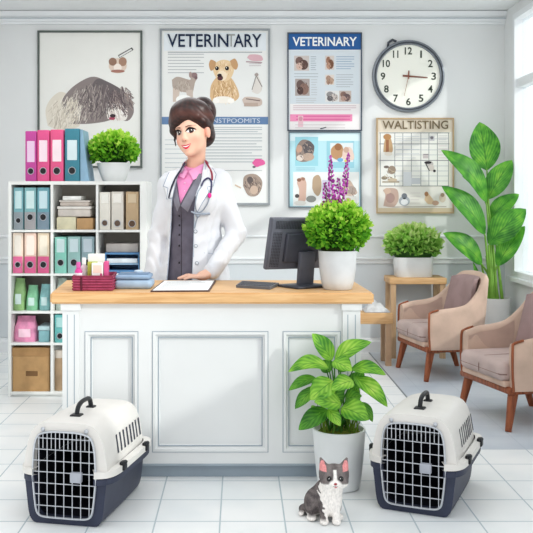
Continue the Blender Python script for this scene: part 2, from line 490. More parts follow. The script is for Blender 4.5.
def floor_material():
    m = bpy.data.materials.new('tile_floor'); m.use_nodes = True
    nt = m.node_tree; b = nt.nodes['Principled BSDF']; b.inputs['Roughness'].default_value = 0.4
    b.inputs['Specular IOR Level'].default_value = 0.25
    tc = nt.nodes.new('ShaderNodeTexCoord'); sp = nt.nodes.new('ShaderNodeSeparateXYZ')
    nt.links.new(tc.outputs['Object'], sp.inputs['Vector'])
    def Mth(op, x, y=None):
        q = nt.nodes.new('ShaderNodeMath'); q.operation = op
        for i, v in enumerate((x, y)):
            if v is None: continue
            if isinstance(v, (int, float)): q.inputs[i].default_value = v
            else: nt.links.new(v, q.inputs[i])
        return q.outputs[0]
    def grout(co, phase, step, w):
        fr = Mth('FRACT', Mth('DIVIDE', Mth('SUBTRACT', co, phase), step))
        d = Mth('ABSOLUTE', Mth('SUBTRACT', fr, 0.5))
        return Mth('GREATER_THAN', d, 0.5 - w/step/2)
    g = Mth('MAXIMUM', grout(sp.outputs['X'], -0.077, 0.25, 0.006), grout(sp.outputs['Y'], 3.71, 0.25, 0.007))
    n = nt.nodes.new('ShaderNodeTexNoise'); n.inputs['Scale'].default_value = 2.2; n.inputs['Detail'].default_value = 5
    nt.links.new(tc.outputs['Object'], n.inputs['Vector'])
    def ramp(a, c):
        r = nt.nodes.new('ShaderNodeValToRGB'); r.color_ramp.elements[0].color = lin(a); r.color_ramp.elements[0].position = .35
        r.color_ramp.elements[1].color = lin(c); r.color_ramp.elements[1].position = .6
        nt.links.new(n.outputs['Fac'], r.inputs['Fac']); return r.outputs['Color']
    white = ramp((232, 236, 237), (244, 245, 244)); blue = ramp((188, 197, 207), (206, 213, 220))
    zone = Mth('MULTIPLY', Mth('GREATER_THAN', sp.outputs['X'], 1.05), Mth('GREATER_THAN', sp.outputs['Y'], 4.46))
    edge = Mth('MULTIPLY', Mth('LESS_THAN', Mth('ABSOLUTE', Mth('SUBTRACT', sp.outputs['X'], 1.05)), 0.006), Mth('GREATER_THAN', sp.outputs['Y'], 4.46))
    def mix(f, a, c):
        q = nt.nodes.new('ShaderNodeMix'); q.data_type = 'RGBA'; nt.links.new(f, q.inputs['Factor'])
        for k, v in (('A', a), ('B', c)):
            if isinstance(v, tuple): q.inputs[k].default_value = v
            else: nt.links.new(v, q.inputs[k])
        return q.outputs['Result']
    c1 = mix(g, white, lin((182, 194, 200)))
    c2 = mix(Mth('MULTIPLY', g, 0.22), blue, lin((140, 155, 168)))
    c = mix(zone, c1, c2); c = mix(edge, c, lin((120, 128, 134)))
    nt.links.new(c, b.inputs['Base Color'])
    return m

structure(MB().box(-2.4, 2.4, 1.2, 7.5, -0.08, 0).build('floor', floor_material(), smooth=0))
structure(MB().box(-2.3, 2.3, DW, DW+0.1, 0, ZC).build('wall_back', M_wall, smooth=0))
structure(MB().box(XL-0.1, XL, 3.0, DW, 0, ZC).build('wall_left', M_wall, smooth=0))
structure(MB().box(-2.3, 2.3, 3.6, DW+0.1, ZC, ZC+0.08).build('ceiling', M_ceil, smooth=0))
# right wall with two window openings
W1 = (5.30, 7.06, 0.64, 2.70)       # y0, y1, z0, z1
W2 = (1.70, 4.10, 1.56, 2.70)
w = MB(); T = XR+0.12
w.box(XR, T, W1[1], DW, 0, ZC); w.box(XR, T, W1[0], W1[1], 0, W1[2]); w.box(XR, T, W1[0], W1[1], W1[3], ZC)
w.box(XR, T, W2[1], W1[0], 0, ZC); w.box(XR, T, W2[0], W2[1], 0, W2[2]); w.box(XR, T, W2[0], W2[1], W2[3], ZC)
w.box(XR, T, 1.25, W2[0], 0, ZC)
structure(w.build('wall_right', M_wall, smooth=0))

M_glass = bpy.data.materials.new('window_glass'); M_glass.use_nodes = True
nt = M_glass.node_tree
for n_ in list(nt.nodes):
    if n_.type != 'OUTPUT_MATERIAL': nt.nodes.remove(n_)
tr = nt.nodes.new('ShaderNodeBsdfTransparent'); tr.inputs['Color'].default_value = (0.93, 0.955, 0.965, 1)
gl = nt.nodes.new('ShaderNodeBsdfGlossy'); gl.inputs['Roughness'].default_value = 0.05
mx = nt.nodes.new('ShaderNodeMixShader'); mx.inputs['Fac'].default_value = 0.06
nt.links.new(tr.outputs[0], mx.inputs[1]); nt.links.new(gl.outputs[0], mx.inputs[2]); nt.links.new(mx.outputs[0], nt.nodes['Material Output'].inputs['Surface'])

def window(name, W):
    y0, y1, z0, z1 = W
    t = thing(name, None, None, (XR+0.06, (y0+y1)/2, z0)); structure(t)
    f = MB(); a = 0.045
    f.box(XR-0.012, XR+0.1, y0, y0+a, z0, z1); f.box(XR-0.012, XR+0.1, y1-a, y1, z0, z1)
    f.box(XR-0.012, XR+0.1, y0+a, y1-a, z1-a, z1); f.box(XR-0.012, XR+0.1, y0+a, y1-a, z0, z0+a)
    if name == 'window_1': f.box(XR+.01, XR+.08, y0+a, y1-a, 2.12, 2.19)
    f.build('window_frame', M_trim, t, smooth=0)
    MB().box(XR-0.05, XR, y0-0.03, y1+0.03, z0-0.03, z0).build('window_sill', M_trim, t, smooth=0)
    MB().box(XR+0.05, XR+0.056, y0+a, y1-a, z0+a, z1-a).build('pane', M_glass, t, smooth=0)
window('window_1', W1); window('window_2', W2)

# mouldings on the back wall
def run(name, prof, mt, parent=None):
    """profile of (depth from wall, z) extruded along the back wall"""
    m = MB(); n = len(prof); V = []
    for x in (XL, XR): V += [(x, DW - d, z) for d, z in prof]
    m.add(V, [(i, i+1, n+i+1, n+i) for i in range(n-1)] + [tuple(range(n))[::-1], tuple(range(n, 2*n))])
    return m.build(name, mt, parent, smooth=0)
structure(run('baseboard_back', [(0, 0), (0.022, 0), (0.022, 0.085), (0.012, 0.10), (0.012, 0.112), (0, 0.12)], M_trim))
structure(run('trim_1', [(0, PZ(25, DW)), (0.02, PZ(24.5, DW)), (0.02, PZ(23, DW)), (0.035, PZ(22, DW)), (0.045, PZ(18, DW)), (0.06, PZ(17, DW)), (0.07, ZC-0.005), (0, ZC-0.005)], M_trim))
structure(run('trim_2', [(0, PZ(264, DW)), (0.016, PZ(263.4, DW)), (0.018, PZ(260, DW)), (0.03, PZ(259, DW)), (0.03, PZ(257.6, DW)), (0, PZ(257, DW))], M_trim))
structure(run('trim_3', [(0, PZ(237.6, DW)), (0.010, PZ(237.2, DW)), (0.012, PZ(235.6, DW)), (0, PZ(235, DW))], M_trim))
structure(run('trim_4', [(0, PZ(19.6, DW)), (0.052, PZ(19.6, DW)), (0.052, PZ(19.0, DW)), (0, PZ(19.0, DW))], M_groove))
structure(MB().box(XL, XR, DW-0.006, DW, 0.12, PZ(264, DW)).build('trim_5', mat('wainscot', (214, 220, 224), 0.75, 0.012, 2), smooth=0))

# ================================================================== posters
def poster(name, label, px, frame_rgb, frame_w, sheet_rgb, cat='poster', top_frame=True):
    x0, y0, x1, y1 = px
    loc = ((PX(x0, DW)+PX(x1, DW))/2, DW, PZ(y1, DW))
    t = thing(name, label, cat, loc)
    X0, X1, Z0, Z1 = PX(x0, DW), PX(x1, DW), PZ(y1, DW), PZ(y0, DW)
    MB().box(X0, X1, DW-0.014, DW-0.001, Z0, Z1).build('sheet', mat('sheet_'+name+str(px[0]), sheet_rgb, 0.75, 0.01, 3, spec=0.1), t, smooth=0)
    f = MB(); a = frame_w
    f.box(X0-a, X0, DW-0.024, DW-0.001, Z0-a, Z1+a); f.box(X1, X1+a, DW-0.024, DW-0.001, Z0-a, Z1+a)
    f.box(X0, X1, DW-0.024, DW-0.001, Z1, Z1+a); f.box(X0, X1, DW-0.024, DW-0.001, Z0-a, Z0)
    f.build('frame', mat('frame_'+name+str(px[0]), frame_rgb, 0.5, 0.04, 8), t, smooth=0)
    return t, Art(DW, DW-0.0145)
def title(t, s, x0, x1, y0, y1, rgb, bold=0.0, name='title'):
    text_mesh(s, PX(x0, DW), PX(x1, DW), PZ(y1, DW), PZ(y0, DW), DW-0.022, name, mat('ink_%d_%d_%d' % rgb, rgb, 0.7, 0.0, 3, spec=0.1), t, bold=bold)

# --- left: shaggy sheepdog
t, a = poster('pet_poster', 'framed poster of a shaggy grey and white dog above the shelves', (40, 33, 140.5, 166), (88, 96, 92), 0.016, (236, 236, 231))
a.blob([(48,126),(46,110),(52,98),(62,92),(72,100),(80,122),(76,128),(60,130)], (226,219,205))
a.blob([(70,124),(62,104),(70,90),(84,80),(95,77),(108,82),(122,90),(131,100),(134,112),(128,121),(116,119),(104,122),(88,124)], (142,132,130))
a.blob([(88,96),(96,80),(108,82),(122,92),(114,104),(100,108)], (112,104,106))
a.blob([(108,119),(106,108),(112,103),(122,104),(128,110),(126,120),(116,120)], (238,232,226))
a.strokes(82, 103, 14, 16, 150, [(126,116,116),(168,158,152),(206,198,188),(186,176,168)], 9, 2.0, 0.7)
a.strokes(98, 98, 18, 16, 220, [(112,102,104),(134,124,122),(168,158,152),(150,140,138),(100,92,94)], 8, 1.7, 0.7)
a.strokes(120, 99, 12, 13, 130, [(112,100,102),(140,126,124),(164,150,144),(96,86,90)], 7, 1.1, 0.7)
a.strokes(66, 110, 16, 14, 170, [(238,231,219),(212,203,187),(196,185,170),(230,222,209)], 8, 1.9, 0.7)
a.strokes(116, 113, 8, 5, 60, [(250,246,240),(228,218,210),(214,202,196)], 4, 1.2, 0.8)
a.ell(112.5, 118.5, 3.0, 1.7, (176,84,104)); a.ell(113, 116, 3.0, 1.8, (70,58,62))
a.ell(118, 66, 9, 7.5, (224,205,190)); a.ell(113, 62, 4, 4, (150,118,100)); a.ell(123, 62, 4, 4.5, (168,134,114)); a.ell(118, 68, 4, 4, (244,232,222)); a.ell(118, 71.5, 7, 1.6, (170,122,108))
a.line(119, 57, 133, 49, 3.0, (70,72,72)); a.line(119.5, 57, 132, 49.8, 1.6, (232,232,228))
a.build('picture', t)

# --- large poster with puppy
t, a = poster('pet_poster', 'tall cream poster with a golden puppy, hung behind the woman', (162, 31, 268, 203), (150, 156, 160), 0.016, (233, 234, 232))
a.rect(164, 33, 266, 51, (226,232,236)); a.rect(162, 117, 268, 124.6, (106,136,176)); a.rect(162, 124.6, 268, 203, (240,241,239))
a.line(168, 52.5, 262, 52.5, 0.8, (150,156,162))
a.text_lines(168, 204, 54.5, 73, 7, (158,162,168))
# goat-like grey animal
a.blob([(172,80),(178,77),(190,80),(190,76),(193,73),(197,75),(197,79),(195,83),(193,92),(190,93),(177,91),(173,88)], (178,164,154))
a.poly([(173,88),(180,91),(178,102),(173,102)], (206,190,178)); a.poly([(186,90),(193,90),(193,102),(188,102)], (200,186,176))
a.ell(194.5, 75.5, 3.0, 2.8, (146,122,122)); a.ell(190.5, 75, 1.5, 3, (168,146,140)); a.ell(196, 78, 1.6, 1.8, (122,100,104))
a.strokes(183, 85, 8, 5, 50, [(160,146,136),(194,182,170)], 3, 1.5, 0.5)
a.ell(184, 100, 8, 5, (246,246,244))
# golden puppy
a.blob([(210,97),(211,86),(216,78),(222,74),(231,78),(237,88),(239,97),(233,102),(222,103),(213,102)], (218,184,142))
a.blob([(216,78),(213,70),(216,63),(224,60),(232,63),(234,70),(231,78),(224,82)], (232,204,164))
a.blob([(216,62),(211,60),(209,65),(211,71),(215,68)], (196,154,112)); a.blob([(230,61),(235,59),(238,65),(236,70),(232,67)], (200,158,116))
a.strokes(224, 90, 12, 11, 130, [(200,160,114),(236,208,168),(186,144,100),(244,222,190)], 4.5, 1.45, 0.6)
a.strokes(224, 68, 8, 7, 50, [(244,224,194),(216,182,140)], 2.5, 1.5, 0.5)
a.ell(223, 100, 10, 3.6, (246,240,230)); a.ell(216, 101, 3.4, 2.6, (252,248,242)); a.ell(231, 101, 3.4, 2.6, (252,248,242))
a.ell(222, 76, 4.8, 5.0, (244,226,200)); a.ell(220.2, 78.2, 2.9, 2.6, (92,58,62)); a.ell(219.6, 75.6, 2.3, 1.7, (52,38,42))
a.ell(217, 68.6, 1.9, 2.0, (40,34,38)); a.ell(227, 68.6, 2.0, 2.1, (40,34,38)); a.ell(216.5, 68, .5, .5, (250,250,250)); a.ell(226.5, 68, .5, .5, (250,250,250))
# pink tool, sketch animal, box
a.blob([(247,58),(250,55),(258,55),(262,57),(262,61),(252,61)], (218,178,186)); a.line(246, 62, 262, 63, 1.2, (176,150,156)); a.text_lines(249, 261, 64, 66, 2, (190,180,184))
a.blob([(252,92),(255,82),(258,76),(262,88),(258,94)], (222,216,210)); a.line(255, 74, 262, 87, 0.8, (120,112,110)); a.line(257, 73, 252, 90, 0.8, (150,140,136)); a.ell(256.5, 75, 2, 1.6, (168,156,150))
a.blob([(242,100),(246,97),(258,98),(262,101),(260,106),(246,106)], (206,190,180)); a.line(246, 99, 260, 101, 1.1, (130,112,106)); a.rect(244, 103, 258, 106.5, (188,168,156))
a.text_lines(206, 262, 127.5, 134, 4, (176,184,190), 0.6); a.text_lines(202, 262, 138, 162, 9, (160,170,178), 0.6); a.text_lines(165, 200, 140, 172, 8, (186,194,200), 0.5)
a.line(202, 170.5, 262, 170.5, 0.5, (180,184,188))
a.blob([(252,163),(256,159),(263,160),(265,164),(260,166),(256,167)], (238,110,170)); a.ell(254, 167, 1.6, 1.1, (120,110,120))
a.blob([(243,186),(244,177),(250,174),(257,175),(262,181),(261,190),(256,196),(248,195)], (170,152,140))
a.strokes(252, 185, 8, 9, 70, [(120,104,98),(146,128,118),(196,178,164),(104,92,90)], 3, 1.2, 0.7); a.ell(250, 180, 3, 3.4, (108,98,96)); a.ell(254, 190, 4, 4.5, (206,182,164))
a.line(235, 185, 241, 188, 1.4, (214,190,168)); a.text_lines(206, 232, 184, 196, 5, (206,206,204), 0.5)
a.build('picture', t)
title(t, 'VETERIN', 167.5, 228.5, 34.5, 47.5, (38, 50, 74), 0.012); title(t, 'T', 227.5, 235, 34.5, 47, (158, 162, 160)); title(t, 'ARY', 233.5, 261.5, 34.5, 47.5, (38, 50, 74), 0.012)
title(t, 'BANSTPOOMITS', 203, 260, 118.6, 123.2, (214, 224, 236), 0.0, 'subtitle')

# --- blue headed poster
t, a = poster('pet_poster', 'blue-headed veterinary poster with small dog photos, hung above the aqua poster', (288.5, 34, 360.5, 130), (74, 84, 98), 0.010, (226, 230, 233))
a.rect(288.5, 34, 360.5, 50, (50, 98, 160)); a.rect(290, 51, 359.5, 104, (214,222,228)); a.rect(290, 104, 359.5, 130, (240,236,236))
def pic(x, y, w_, h_, bg, cs):
    a.rect(x, y, x+w_, y+h_, bg)
    a.ell(x+w_*.35, y+h_*.35, w_*.26, h_*.28, cs[0]); a.ell(x+w_*.62, y+h_*.6, w_*.32, h_*.34, cs[1]); a.ell(x+w_*.35, y+h_*.7, w_*.22, h_*.24, cs[2])
    a.strokes(x+w_*.5, y+h_*.5, w_*.38, h_*.38, 16, cs, 2.0, 1.3, 0.6)
pic(294, 56, 15, 15, (204,196,192), [(120,96,90),(96,74,70),(210,180,166)]); pic(325, 56, 9, 14, (214,204,198), [(150,110,90),(120,84,66),(190,150,128)])
pic(295, 79, 14.5, 17, (176,166,162), [(110,92,88),(140,112,102),(84,66,64)]); pic(325, 75, 9, 10, (224,214,206), [(170,138,120),(190,160,140),(150,120,104)])
a.text_lines(310.5, 316, 57, 70, 7, (164,174,182), 0.6); a.text_lines(336, 354, 57, 69, 6, (150,172,196), 0.7); a.text_lines(336, 353, 75, 87, 6, (176,182,188), 0.6); a.text_lines(294, 318, 74, 77, 2, (170,178,184), 0.6)
a.text_lines(311, 317, 80, 95, 7, (190,194,198), 0.6); a.text_lines(296, 316, 98.5, 102.5, 3, (196,198,200), 0.6)
pic(325, 91, 14, 11, (226,226,226), [(150,146,146),(206,196,190),(110,104,106)]); pic(339, 91, 12, 11, (200,186,178), [(140,110,100),(110,92,92),(180,150,138)])
a.text_lines(293, 356, 106, 110, 3, (204,176,186), 0.6); a.rect(290, 114.5, 352, 121.5, (240,150,188)); a.text_lines(296, 350, 116.5, 119.5, 2, (226,112,162), 1.2); a.rect(298, 116, 303, 127, (236,196,206)); a.ell(300.5, 119, 2, 2.4, (214,150,166))
a.text_lines(295, 345, 125, 128, 2, (206,196,198), 0.5); a.line(320, 129, 326, 127.5, 1.0, (70,74,84))
a.build('picture', t)
title(t, 'VETERINARY', 292.5, 356.5, 37.5, 46.5, (246, 248, 250), 0.02)

# --- aqua poster
t, a = poster('pet_poster', 'aqua poster with four pet pictures, hung beneath the blue-headed poster', (289.5, 133, 360, 206.5), (110, 124, 134), 0.010, (190, 229, 238))
a.rect(290, 133.5, 359.5, 141, (222,240,246)); a.rect(293, 172, 359, 206, (238,240,238)); a.rect(295, 137, 318, 166, (160,214,226)); a.rect(326.5, 141, 354, 168, (158,210,224))
a.blob([(296,160),(296,148),(302,140),(311,142),(314,150),(310,160),(302,162)], (150,134,126)); a.blob([(302,146),(308,141),(314,146),(312,153),(305,153)], (104,98,100)); a.ell(308, 157, 6, 4, (190,166,150)); a.ell(300, 158, 3.5, 3, (226,214,204)); a.ell(299, 149, 3, 4, (196,160,140)); a.strokes(305, 151, 8, 8, 30, [(90,84,86),(180,160,146)], 2.4, 1.0, 0.6)
a.rect(330, 143, 353, 162, (226,232,234)); a.blob([(331,157),(331,149),(337,144),(342,146),(343,154),(338,160)], (192,150,112)); a.ell(338, 147, 3.6, 3.6, (160,112,80)); a.blob([(342,159),(343,150),(349,147),(353,152),(353,160)], (230,206,194)); a.ell(346, 150, 2.8, 3, (206,172,154)); a.ell(340, 160, 3, 2, (120,180,220)); a.ell(346, 161, 2, 1.5, (222,210,110))
a.blob([(298,201),(299,190),(297,182),(302,177),(306,182),(306,192),(305,201)], (216,182,166)); a.ell(299, 180, 2.2, 1.8, (150,108,92)); a.ell(303, 179, 2, 1.6, (170,126,108)); a.blob([(312,188),(313,178),(318,175),(321,180),(321,190),(318,196),(314,193)], (188,164,138)); a.ell(311, 199, 5, 3.4, (150,152,148)); a.ell(297, 196, 2.2, 2, (90,84,84)); a.ell(300, 203, 6, 2.4, (224,222,216))
a.blob([(340,194),(344,184),(349,180),(354,187),(357,193),(350,196)], (204,182,166)); a.ell(351, 190, 5, 4, (176,160,150)); a.rect(344, 196, 356, 204, (216,216,212)); a.ell(348, 200, 3, 2.4, (204,180,150)); a.rect(322, 180, 331, 202, (212,206,226)); a.strokes(350, 190, 6, 5, 18, [(146,128,120),(222,204,190)], 2.2, 1.1, 0.6)
a.text_lines(296, 315, 168, 170, 2, (140,196,210), 0.5)
a.build('picture', t)

# --- waiting board
t, a = poster('wall_board', 'cream gridded board headed in brown letters below the clock', (377.5, 119.5, 452, 212), (190, 164, 130), 0.012, (236, 232, 222), cat='board')
a.rect(377.5, 119.5, 452, 132, (226,214,196)); a.rect(380, 133, 448, 186, (240,239,234)); a.rect(379, 187, 451, 209.5, (236,232,226)); a.rect(378, 208, 452, 212, (212,196,170))
for x in (380, 394.5, 402.5, 411, 420.5, 428.5, 437, 448): a.line(x, 133, x, 186, 0.6, (140,142,146))
for y in (133, 144, 160.5, 186): a.line(379, y, 449, y, 0.7, (134,134,138))
for y in (139, 150, 155, 166, 171, 176, 181): a.line(394.5, y, 448, y, 0.45, (176,180,188))
a.blob([(383,152),(384,142),(387,135),(391,140),(392,152)], (200,166,128)); a.ell(387, 137, 4, 3, (186,140,96)); a.rect(385.5, 140, 388.5, 152, (160,110,80)); a.ell(388, 154, 4, 2, (230,222,210))
a.ell(391.5, 170, 4, 4.2, (160,142,126)); a.ell(386, 167, 2.6, 1.4, (120,110,104)); a.ell(384, 178, 3, 1.8, (150,138,120)); a.ell(392, 180, 5, 1.8, (206,190,166)); a.line(382, 182, 399, 182, 1.4, (176,160,140)); a.strokes(389, 174, 6, 6, 18, [(140,122,106),(200,184,160)], 2, .6, 0.6)
a.ell(429, 164, 4, 3, (196,190,188)); a.ell(427.5, 162.6, 3.6, 1.4, (52,50,54)); a.ell(431, 168, 3, 3.4, (214,206,200)); a.line(425, 163, 429, 171, 1.0, (70,66,68)); a.ell(434, 171, 1.4, 1.4, (60,56,60))
a.rect(422.5, 154, 428, 158.5, (206,196,196)); a.line(423, 154.5, 428, 154.5, .6, (110,108,116)); a.rect(429, 136, 434, 141, (206,204,208)); a.ell(431.5, 138, 1.6, 1.6, (120,116,122)); a.rect(403, 172, 411, 186, (220,222,226)); a.rect(411, 178, 420, 184, (206,208,214))
a.text_lines(438, 447, 136, 142, 4, (190,186,190), .5); a.text_lines(438, 447, 146, 158, 5, (206,190,196), .5); a.text_lines(395.5, 419, 136.5, 158, 6, (206,210,214), .5)
a.blob([(383,206),(385,195),(383,190),(390,188),(397,190),(398,200),(393,207)], (200,172,160)); a.ell(390, 198, 4.5, 5, (176,146,140)); a.ell(387, 191, 3.5, 3, (216,186,168))
a.ell(404, 201, 5.5, 5, (178,182,190)); a.ell(404, 196, 2.8, 2.8, (120,124,134)); a.ell(404, 202, 3.6, 3, (232,232,236)); a.ell(404, 198.5, 1.6, .8, (60,60,68))
a.blob([(424,200),(426,193),(430,196),(434,203),(428,204)], (226,196,164)); a.ell(426, 194, 2, 2.4, (176,130,96)); a.ell(435, 203, 3.5, 2.4, (206,170,150)); a.ell(442, 198, 3.4, 4.5, (222,206,190)); a.ell(442, 195, 2, 2, (176,150,130)); a.text_lines(410, 420, 193, 203, 4, (216,208,206), .5); a.line(392, 207, 446, 206.5, .8, (190,178,170))
a.build('picture', t)
title(t, 'WALTISTING', 382, 447.5, 120.8, 129.2, (122, 108, 84), 0.012)

# ================================================================== clock
cc = P(408, 76.5, DW); R0 = 36.2/F*DW
t = thing('wall_clock', 'round white wall clock with a double grey rim', 'clock', (cc.x, DW, cc.z))
def disc_lathe(name, prof, mt, seg=64):
    m = MB(); V = []; Fc = []; n = len(prof)
    for r, d in prof:
        for k in range(seg):
            th = 2*PI*k/seg; V.append((cc.x + r*math.cos(th), DW-d, cc.z + r*math.sin(th)))
    for i in range(n-1):
        for k in range(seg):
            q = (k+1) % seg; Fc.append((i*seg+k, i*seg+q, (i+1)*seg+q, (i+1)*seg+k))
    if prof[-1][0] < 0.9*R0: Fc.append(tuple((n-1)*seg+k for k in range(seg)))
    m.add(V, Fc); return m.build(name, mt, t, smooth=40)
disc_lathe('rim', [(R0, 0.001), (R0, 0.02), (R0*.985, 0.034), (R0*.95, 0.038), (R0*.93, 0.030), (R0*.92, 0.026), (R0*.90, 0.032), (R0*.875, 0.032), (R0*.865, 0.014)], mat('clock_rim', (128, 134, 142), 0.35, 0.04, 6, metal=0.3))
disc_lathe('rim_groove', [(R0*.945, 0.0285), (R0*.94, 0.033), (R0*.925, 0.033), (R0*.92, 0.027)], mat('clock_rim_dark', (66, 70, 78), 0.5, 0.03))
disc_lathe('dial', [(R0*.868, 0.012), (R0*.868, 0.0145), (R0*.6, 0.0150), (0.001, 0.0152)], mat('clock_face', (246, 246, 236), 0.6, 0.01, 4))
M_num = mat('clock_ink', (58, 66, 56), 0.6, 0.0)
for k in range(1, 13):
    ang = PI/2 - k*PI/6; r = R0*.70; x, z = cc.x + r*math.cos(ang), cc.z + r*math.sin(ang)
    w_ = 0.030 if k >= 10 else 0.019
    if k == 11: w_ = 0.022
    if k == 1: w_ = 0.007
    text_mesh(str(k), x-w_, x+w_, z-0.030, z+0.030, DW-0.0168, 'numeral', M_num, t, bold=0.02)
def hand(dx, dz, w0, w1, mt, back=0.15, name='clock_hand', d=0.019):
    L = math.hypot(dx, dz); u = Vector((dx, 0, dz))/L; s_ = Vector((-u.z, 0, u.x)); c = Vector((cc.x, DW-d, cc.z))
    m = MB(); e = Vector((0, -0.003, 0)); q = [c-u*L*back-s_*w0, c-u*L*back+s_*w0, c+u*L+s_*w1, c+u*L-s_*w1]
    m.add(q+[p+e for p in q], [(0,1,2,3),(4,7,6,5),(0,4,5,1),(1,5,6,2),(2,6,7,3),(3,7,4,0)]); m.build(name, mt, t, smooth=0)
M_hand = mat('clock_hand', (132, 78, 62), 0.5, 0.03)
PXM = DW/F
hand(19*PXM, -1.5*PXM, 0.008, 0.004, M_hand, 0.30); hand(0.3*PXM, 5.5*PXM, 0.007, 0.005, M_hand, 0.5, d=0.023)
hand(-4.5*PXM, -20*PXM, 0.003, 0.0015, mat('second_hand', (168, 130, 112), 0.5, 0.02), 0.12, 'second_hand', 0.027)
MB().ball((cc.x, DW-0.029, cc.z), (0.010, 0.005, 0.010), 12, 8).build('hub', M_hand, t)
mb_ = MB(); mb_.tube([P(x, y, DW) + Vector((0, -0.02, 0)) for x, y in ((387, 50), (388, 43), (392, 40.2), (396, 42))], 0.010, 8); mb_.build('hanger', mat('clock_rim_dark', (66,70,78)), t)
# ================================================================== shelf unit
DS = 5.644; SD = 0.30
M_shelf = mat('shelf_white', (234, 235, 232), 0.6, 0.012, 4)
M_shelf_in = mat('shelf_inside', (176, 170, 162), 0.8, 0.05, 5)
sx = lambda px: PX(px, DS); sz = lambda py: PZ(py, DS)
t = thing('shelf_unit', 'white open cube shelving unit behind the reception counter', 'shelf', ((sx(8)+sx(147))/2, DS+SD/2, 0))
YB = DS+SD
cols = [(11.2, 50.4), (53, 95.8), (98.2, 139.8)]
rows = [(184.6, 229.8), (232.2, 273.6), (275.8, 311.4), (313.6, 343.0), (345.2, 392.0)]
for (a0, a1) in ((8, 11.2), (139.8, 147)):
    MB().rbox(sx(a0), sx(a1), DS, YB, 0, sz(181.6), 0.004, 2).build('side_panel', M_shelf, t)
for (a0, a1) in ((50.4, 53), (95.8, 98.2)):
    MB().box(sx(a0), sx(a1), DS+0.004, YB-0.01, sz(393), sz(184)).build('divider', M_shelf, t, smooth=0)
for (b0, b1) in ((181.2, 184.6), (229.8, 232.2), (273.6, 275.8), (311.4, 313.6), (343, 345.2), (392, 394.5)):
    MB().box(sx(8.4), sx(146.6), DS+0.002, YB-0.002, sz(b1), sz(b0)).build('shelf_board', M_shelf, t, smooth=0)
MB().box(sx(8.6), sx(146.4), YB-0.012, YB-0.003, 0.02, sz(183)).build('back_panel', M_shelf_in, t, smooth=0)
MB().box(sx(8.4), sx(146.6), DS+0.02, DS+0.04, 0, sz(394)).build('plinth', M_shelf, t, smooth=0)

PINK, DPINK, TEAL, LTEAL = (222, 84, 140), (196, 52, 116), (62, 130, 148), (120, 170, 178)
def binder(x0, x1, ytop, ybot, cover, label_rgb, text, group, hole=(30, 30, 34), lab=(0.10, 0.55), lower=None, hz=0.2, D=DS+0.012, depth=0.24, lean=0.0):
    X0, X1, Z0, Z1 = PX(x0, D), PX(x1, D), PZ(ybot, D), PZ(ytop, D)
    h = Z1-Z0; w_ = X1-X0
    t = thing('ring_binder', text, 'binder', ((X0+X1)/2, D+depth/2, Z0))
    MB().rbox(X0+0.001, X1-0.001, D, D+depth, Z0, Z1, 0.005, 2).build('cover', mat('binder_%d_%d_%d' % cover, cover, 0.5, 0.03, 10), t)
    if lower: MB().box(X0+0.003, X1-0.003, D-0.0015, D+0.002, Z0+0.003, Z0+h*0.42).build('lower_spine', mat('binder_%d_%d_%d' % lower, lower, 0.5, 0.03, 10), t, smooth=0)
    MB().rbox(X0+w_*.17, X1-w_*.17, D-0.003, D+0.002, Z1-h*lab[1], Z1-h*lab[0], 0.002, 1).build('spine_label', mat('label_%d_%d_%d' % label_rgb, label_rgb, 0.7, 0.015, 14), t)
    m = MB(); xm = (X0+X1)/2; zc = Z0+h*hz; r = min(w_*.26, 0.022)
    m.add([(xm+r*math.cos(k*PI/10), D-0.0035, zc+r*1.05*math.sin(k*PI/10)) for k in range(20)], [tuple(range(20))])
    m.build('finger_hole', mat('hole_%d_%d_%d' % hole, hole, 0.6, 0), t, smooth=0)
    m = MB(); m.tube([(xm+r*math.cos(k*PI/8), D-0.004, zc+r*1.05*math.sin(k*PI/8)) for k in range(17)], 0.0022, 6, caps=False)
    m.build('hole_ring', mat('chrome', (190, 194, 200), 0.3, 0.02, metal=0.6), t)
    return t
top = 181.2
# on top of the unit
binder(25.0, 36.6, 131, top, (190, 70, 150), (232, 200, 226), 'magenta-violet binder on top of the shelves, leftmost of the row', 'binders on top of the shelves', lab=(.2, .62))
binder(37.0, 49.4, 130, top, PINK, (246, 222, 232), 'pink binder on top of the shelves, beside the magenta-violet binder', 'binders on top of the shelves', lab=(.2, .62))
binder(50.2, 63.6, 129.5, top, (226, 88, 136), (248, 228, 234), 'pink binder on top of the shelves, touching the teal binder', 'binders on top of the shelves', lab=(.2, .62))
binder(64.6, 79.6, 128.5, top, TEAL, (214, 230, 234), 'upright teal binder on top of the shelves', 'binders on top of the shelves', lab=(.22, .6))
# the pale blue folder leaning against the teal one
D = DS+0.02; X0, X1, Z0 = PX(80.4, D), PX(88, D), PZ(top, D); hh = PZ(129.5, D)-Z0
m = MB(); lw = 0.03
q = [(X0, Z0), (X0+0.055, Z0), (X0+0.012, Z0+hh), (X0-0.001, Z0+hh*1.0)]
m.add([(x, D, z) for x, z in q]+[(x, D+0.22, z) for x, z in q], [(0,1,2,3),(7,6,5,4),(0,4,5,1),(1,5,6,2),(2,6,7,3),(3,7,4,0)])
tag(m.build('folder', mat('pale_blue_folder', (140, 176, 200), 0.55, 0.04, 8), None, (X0+.02, D+.11, Z0), 0), 'pale blue wedge-shaped folder leaning on the teal binder', 'folder')
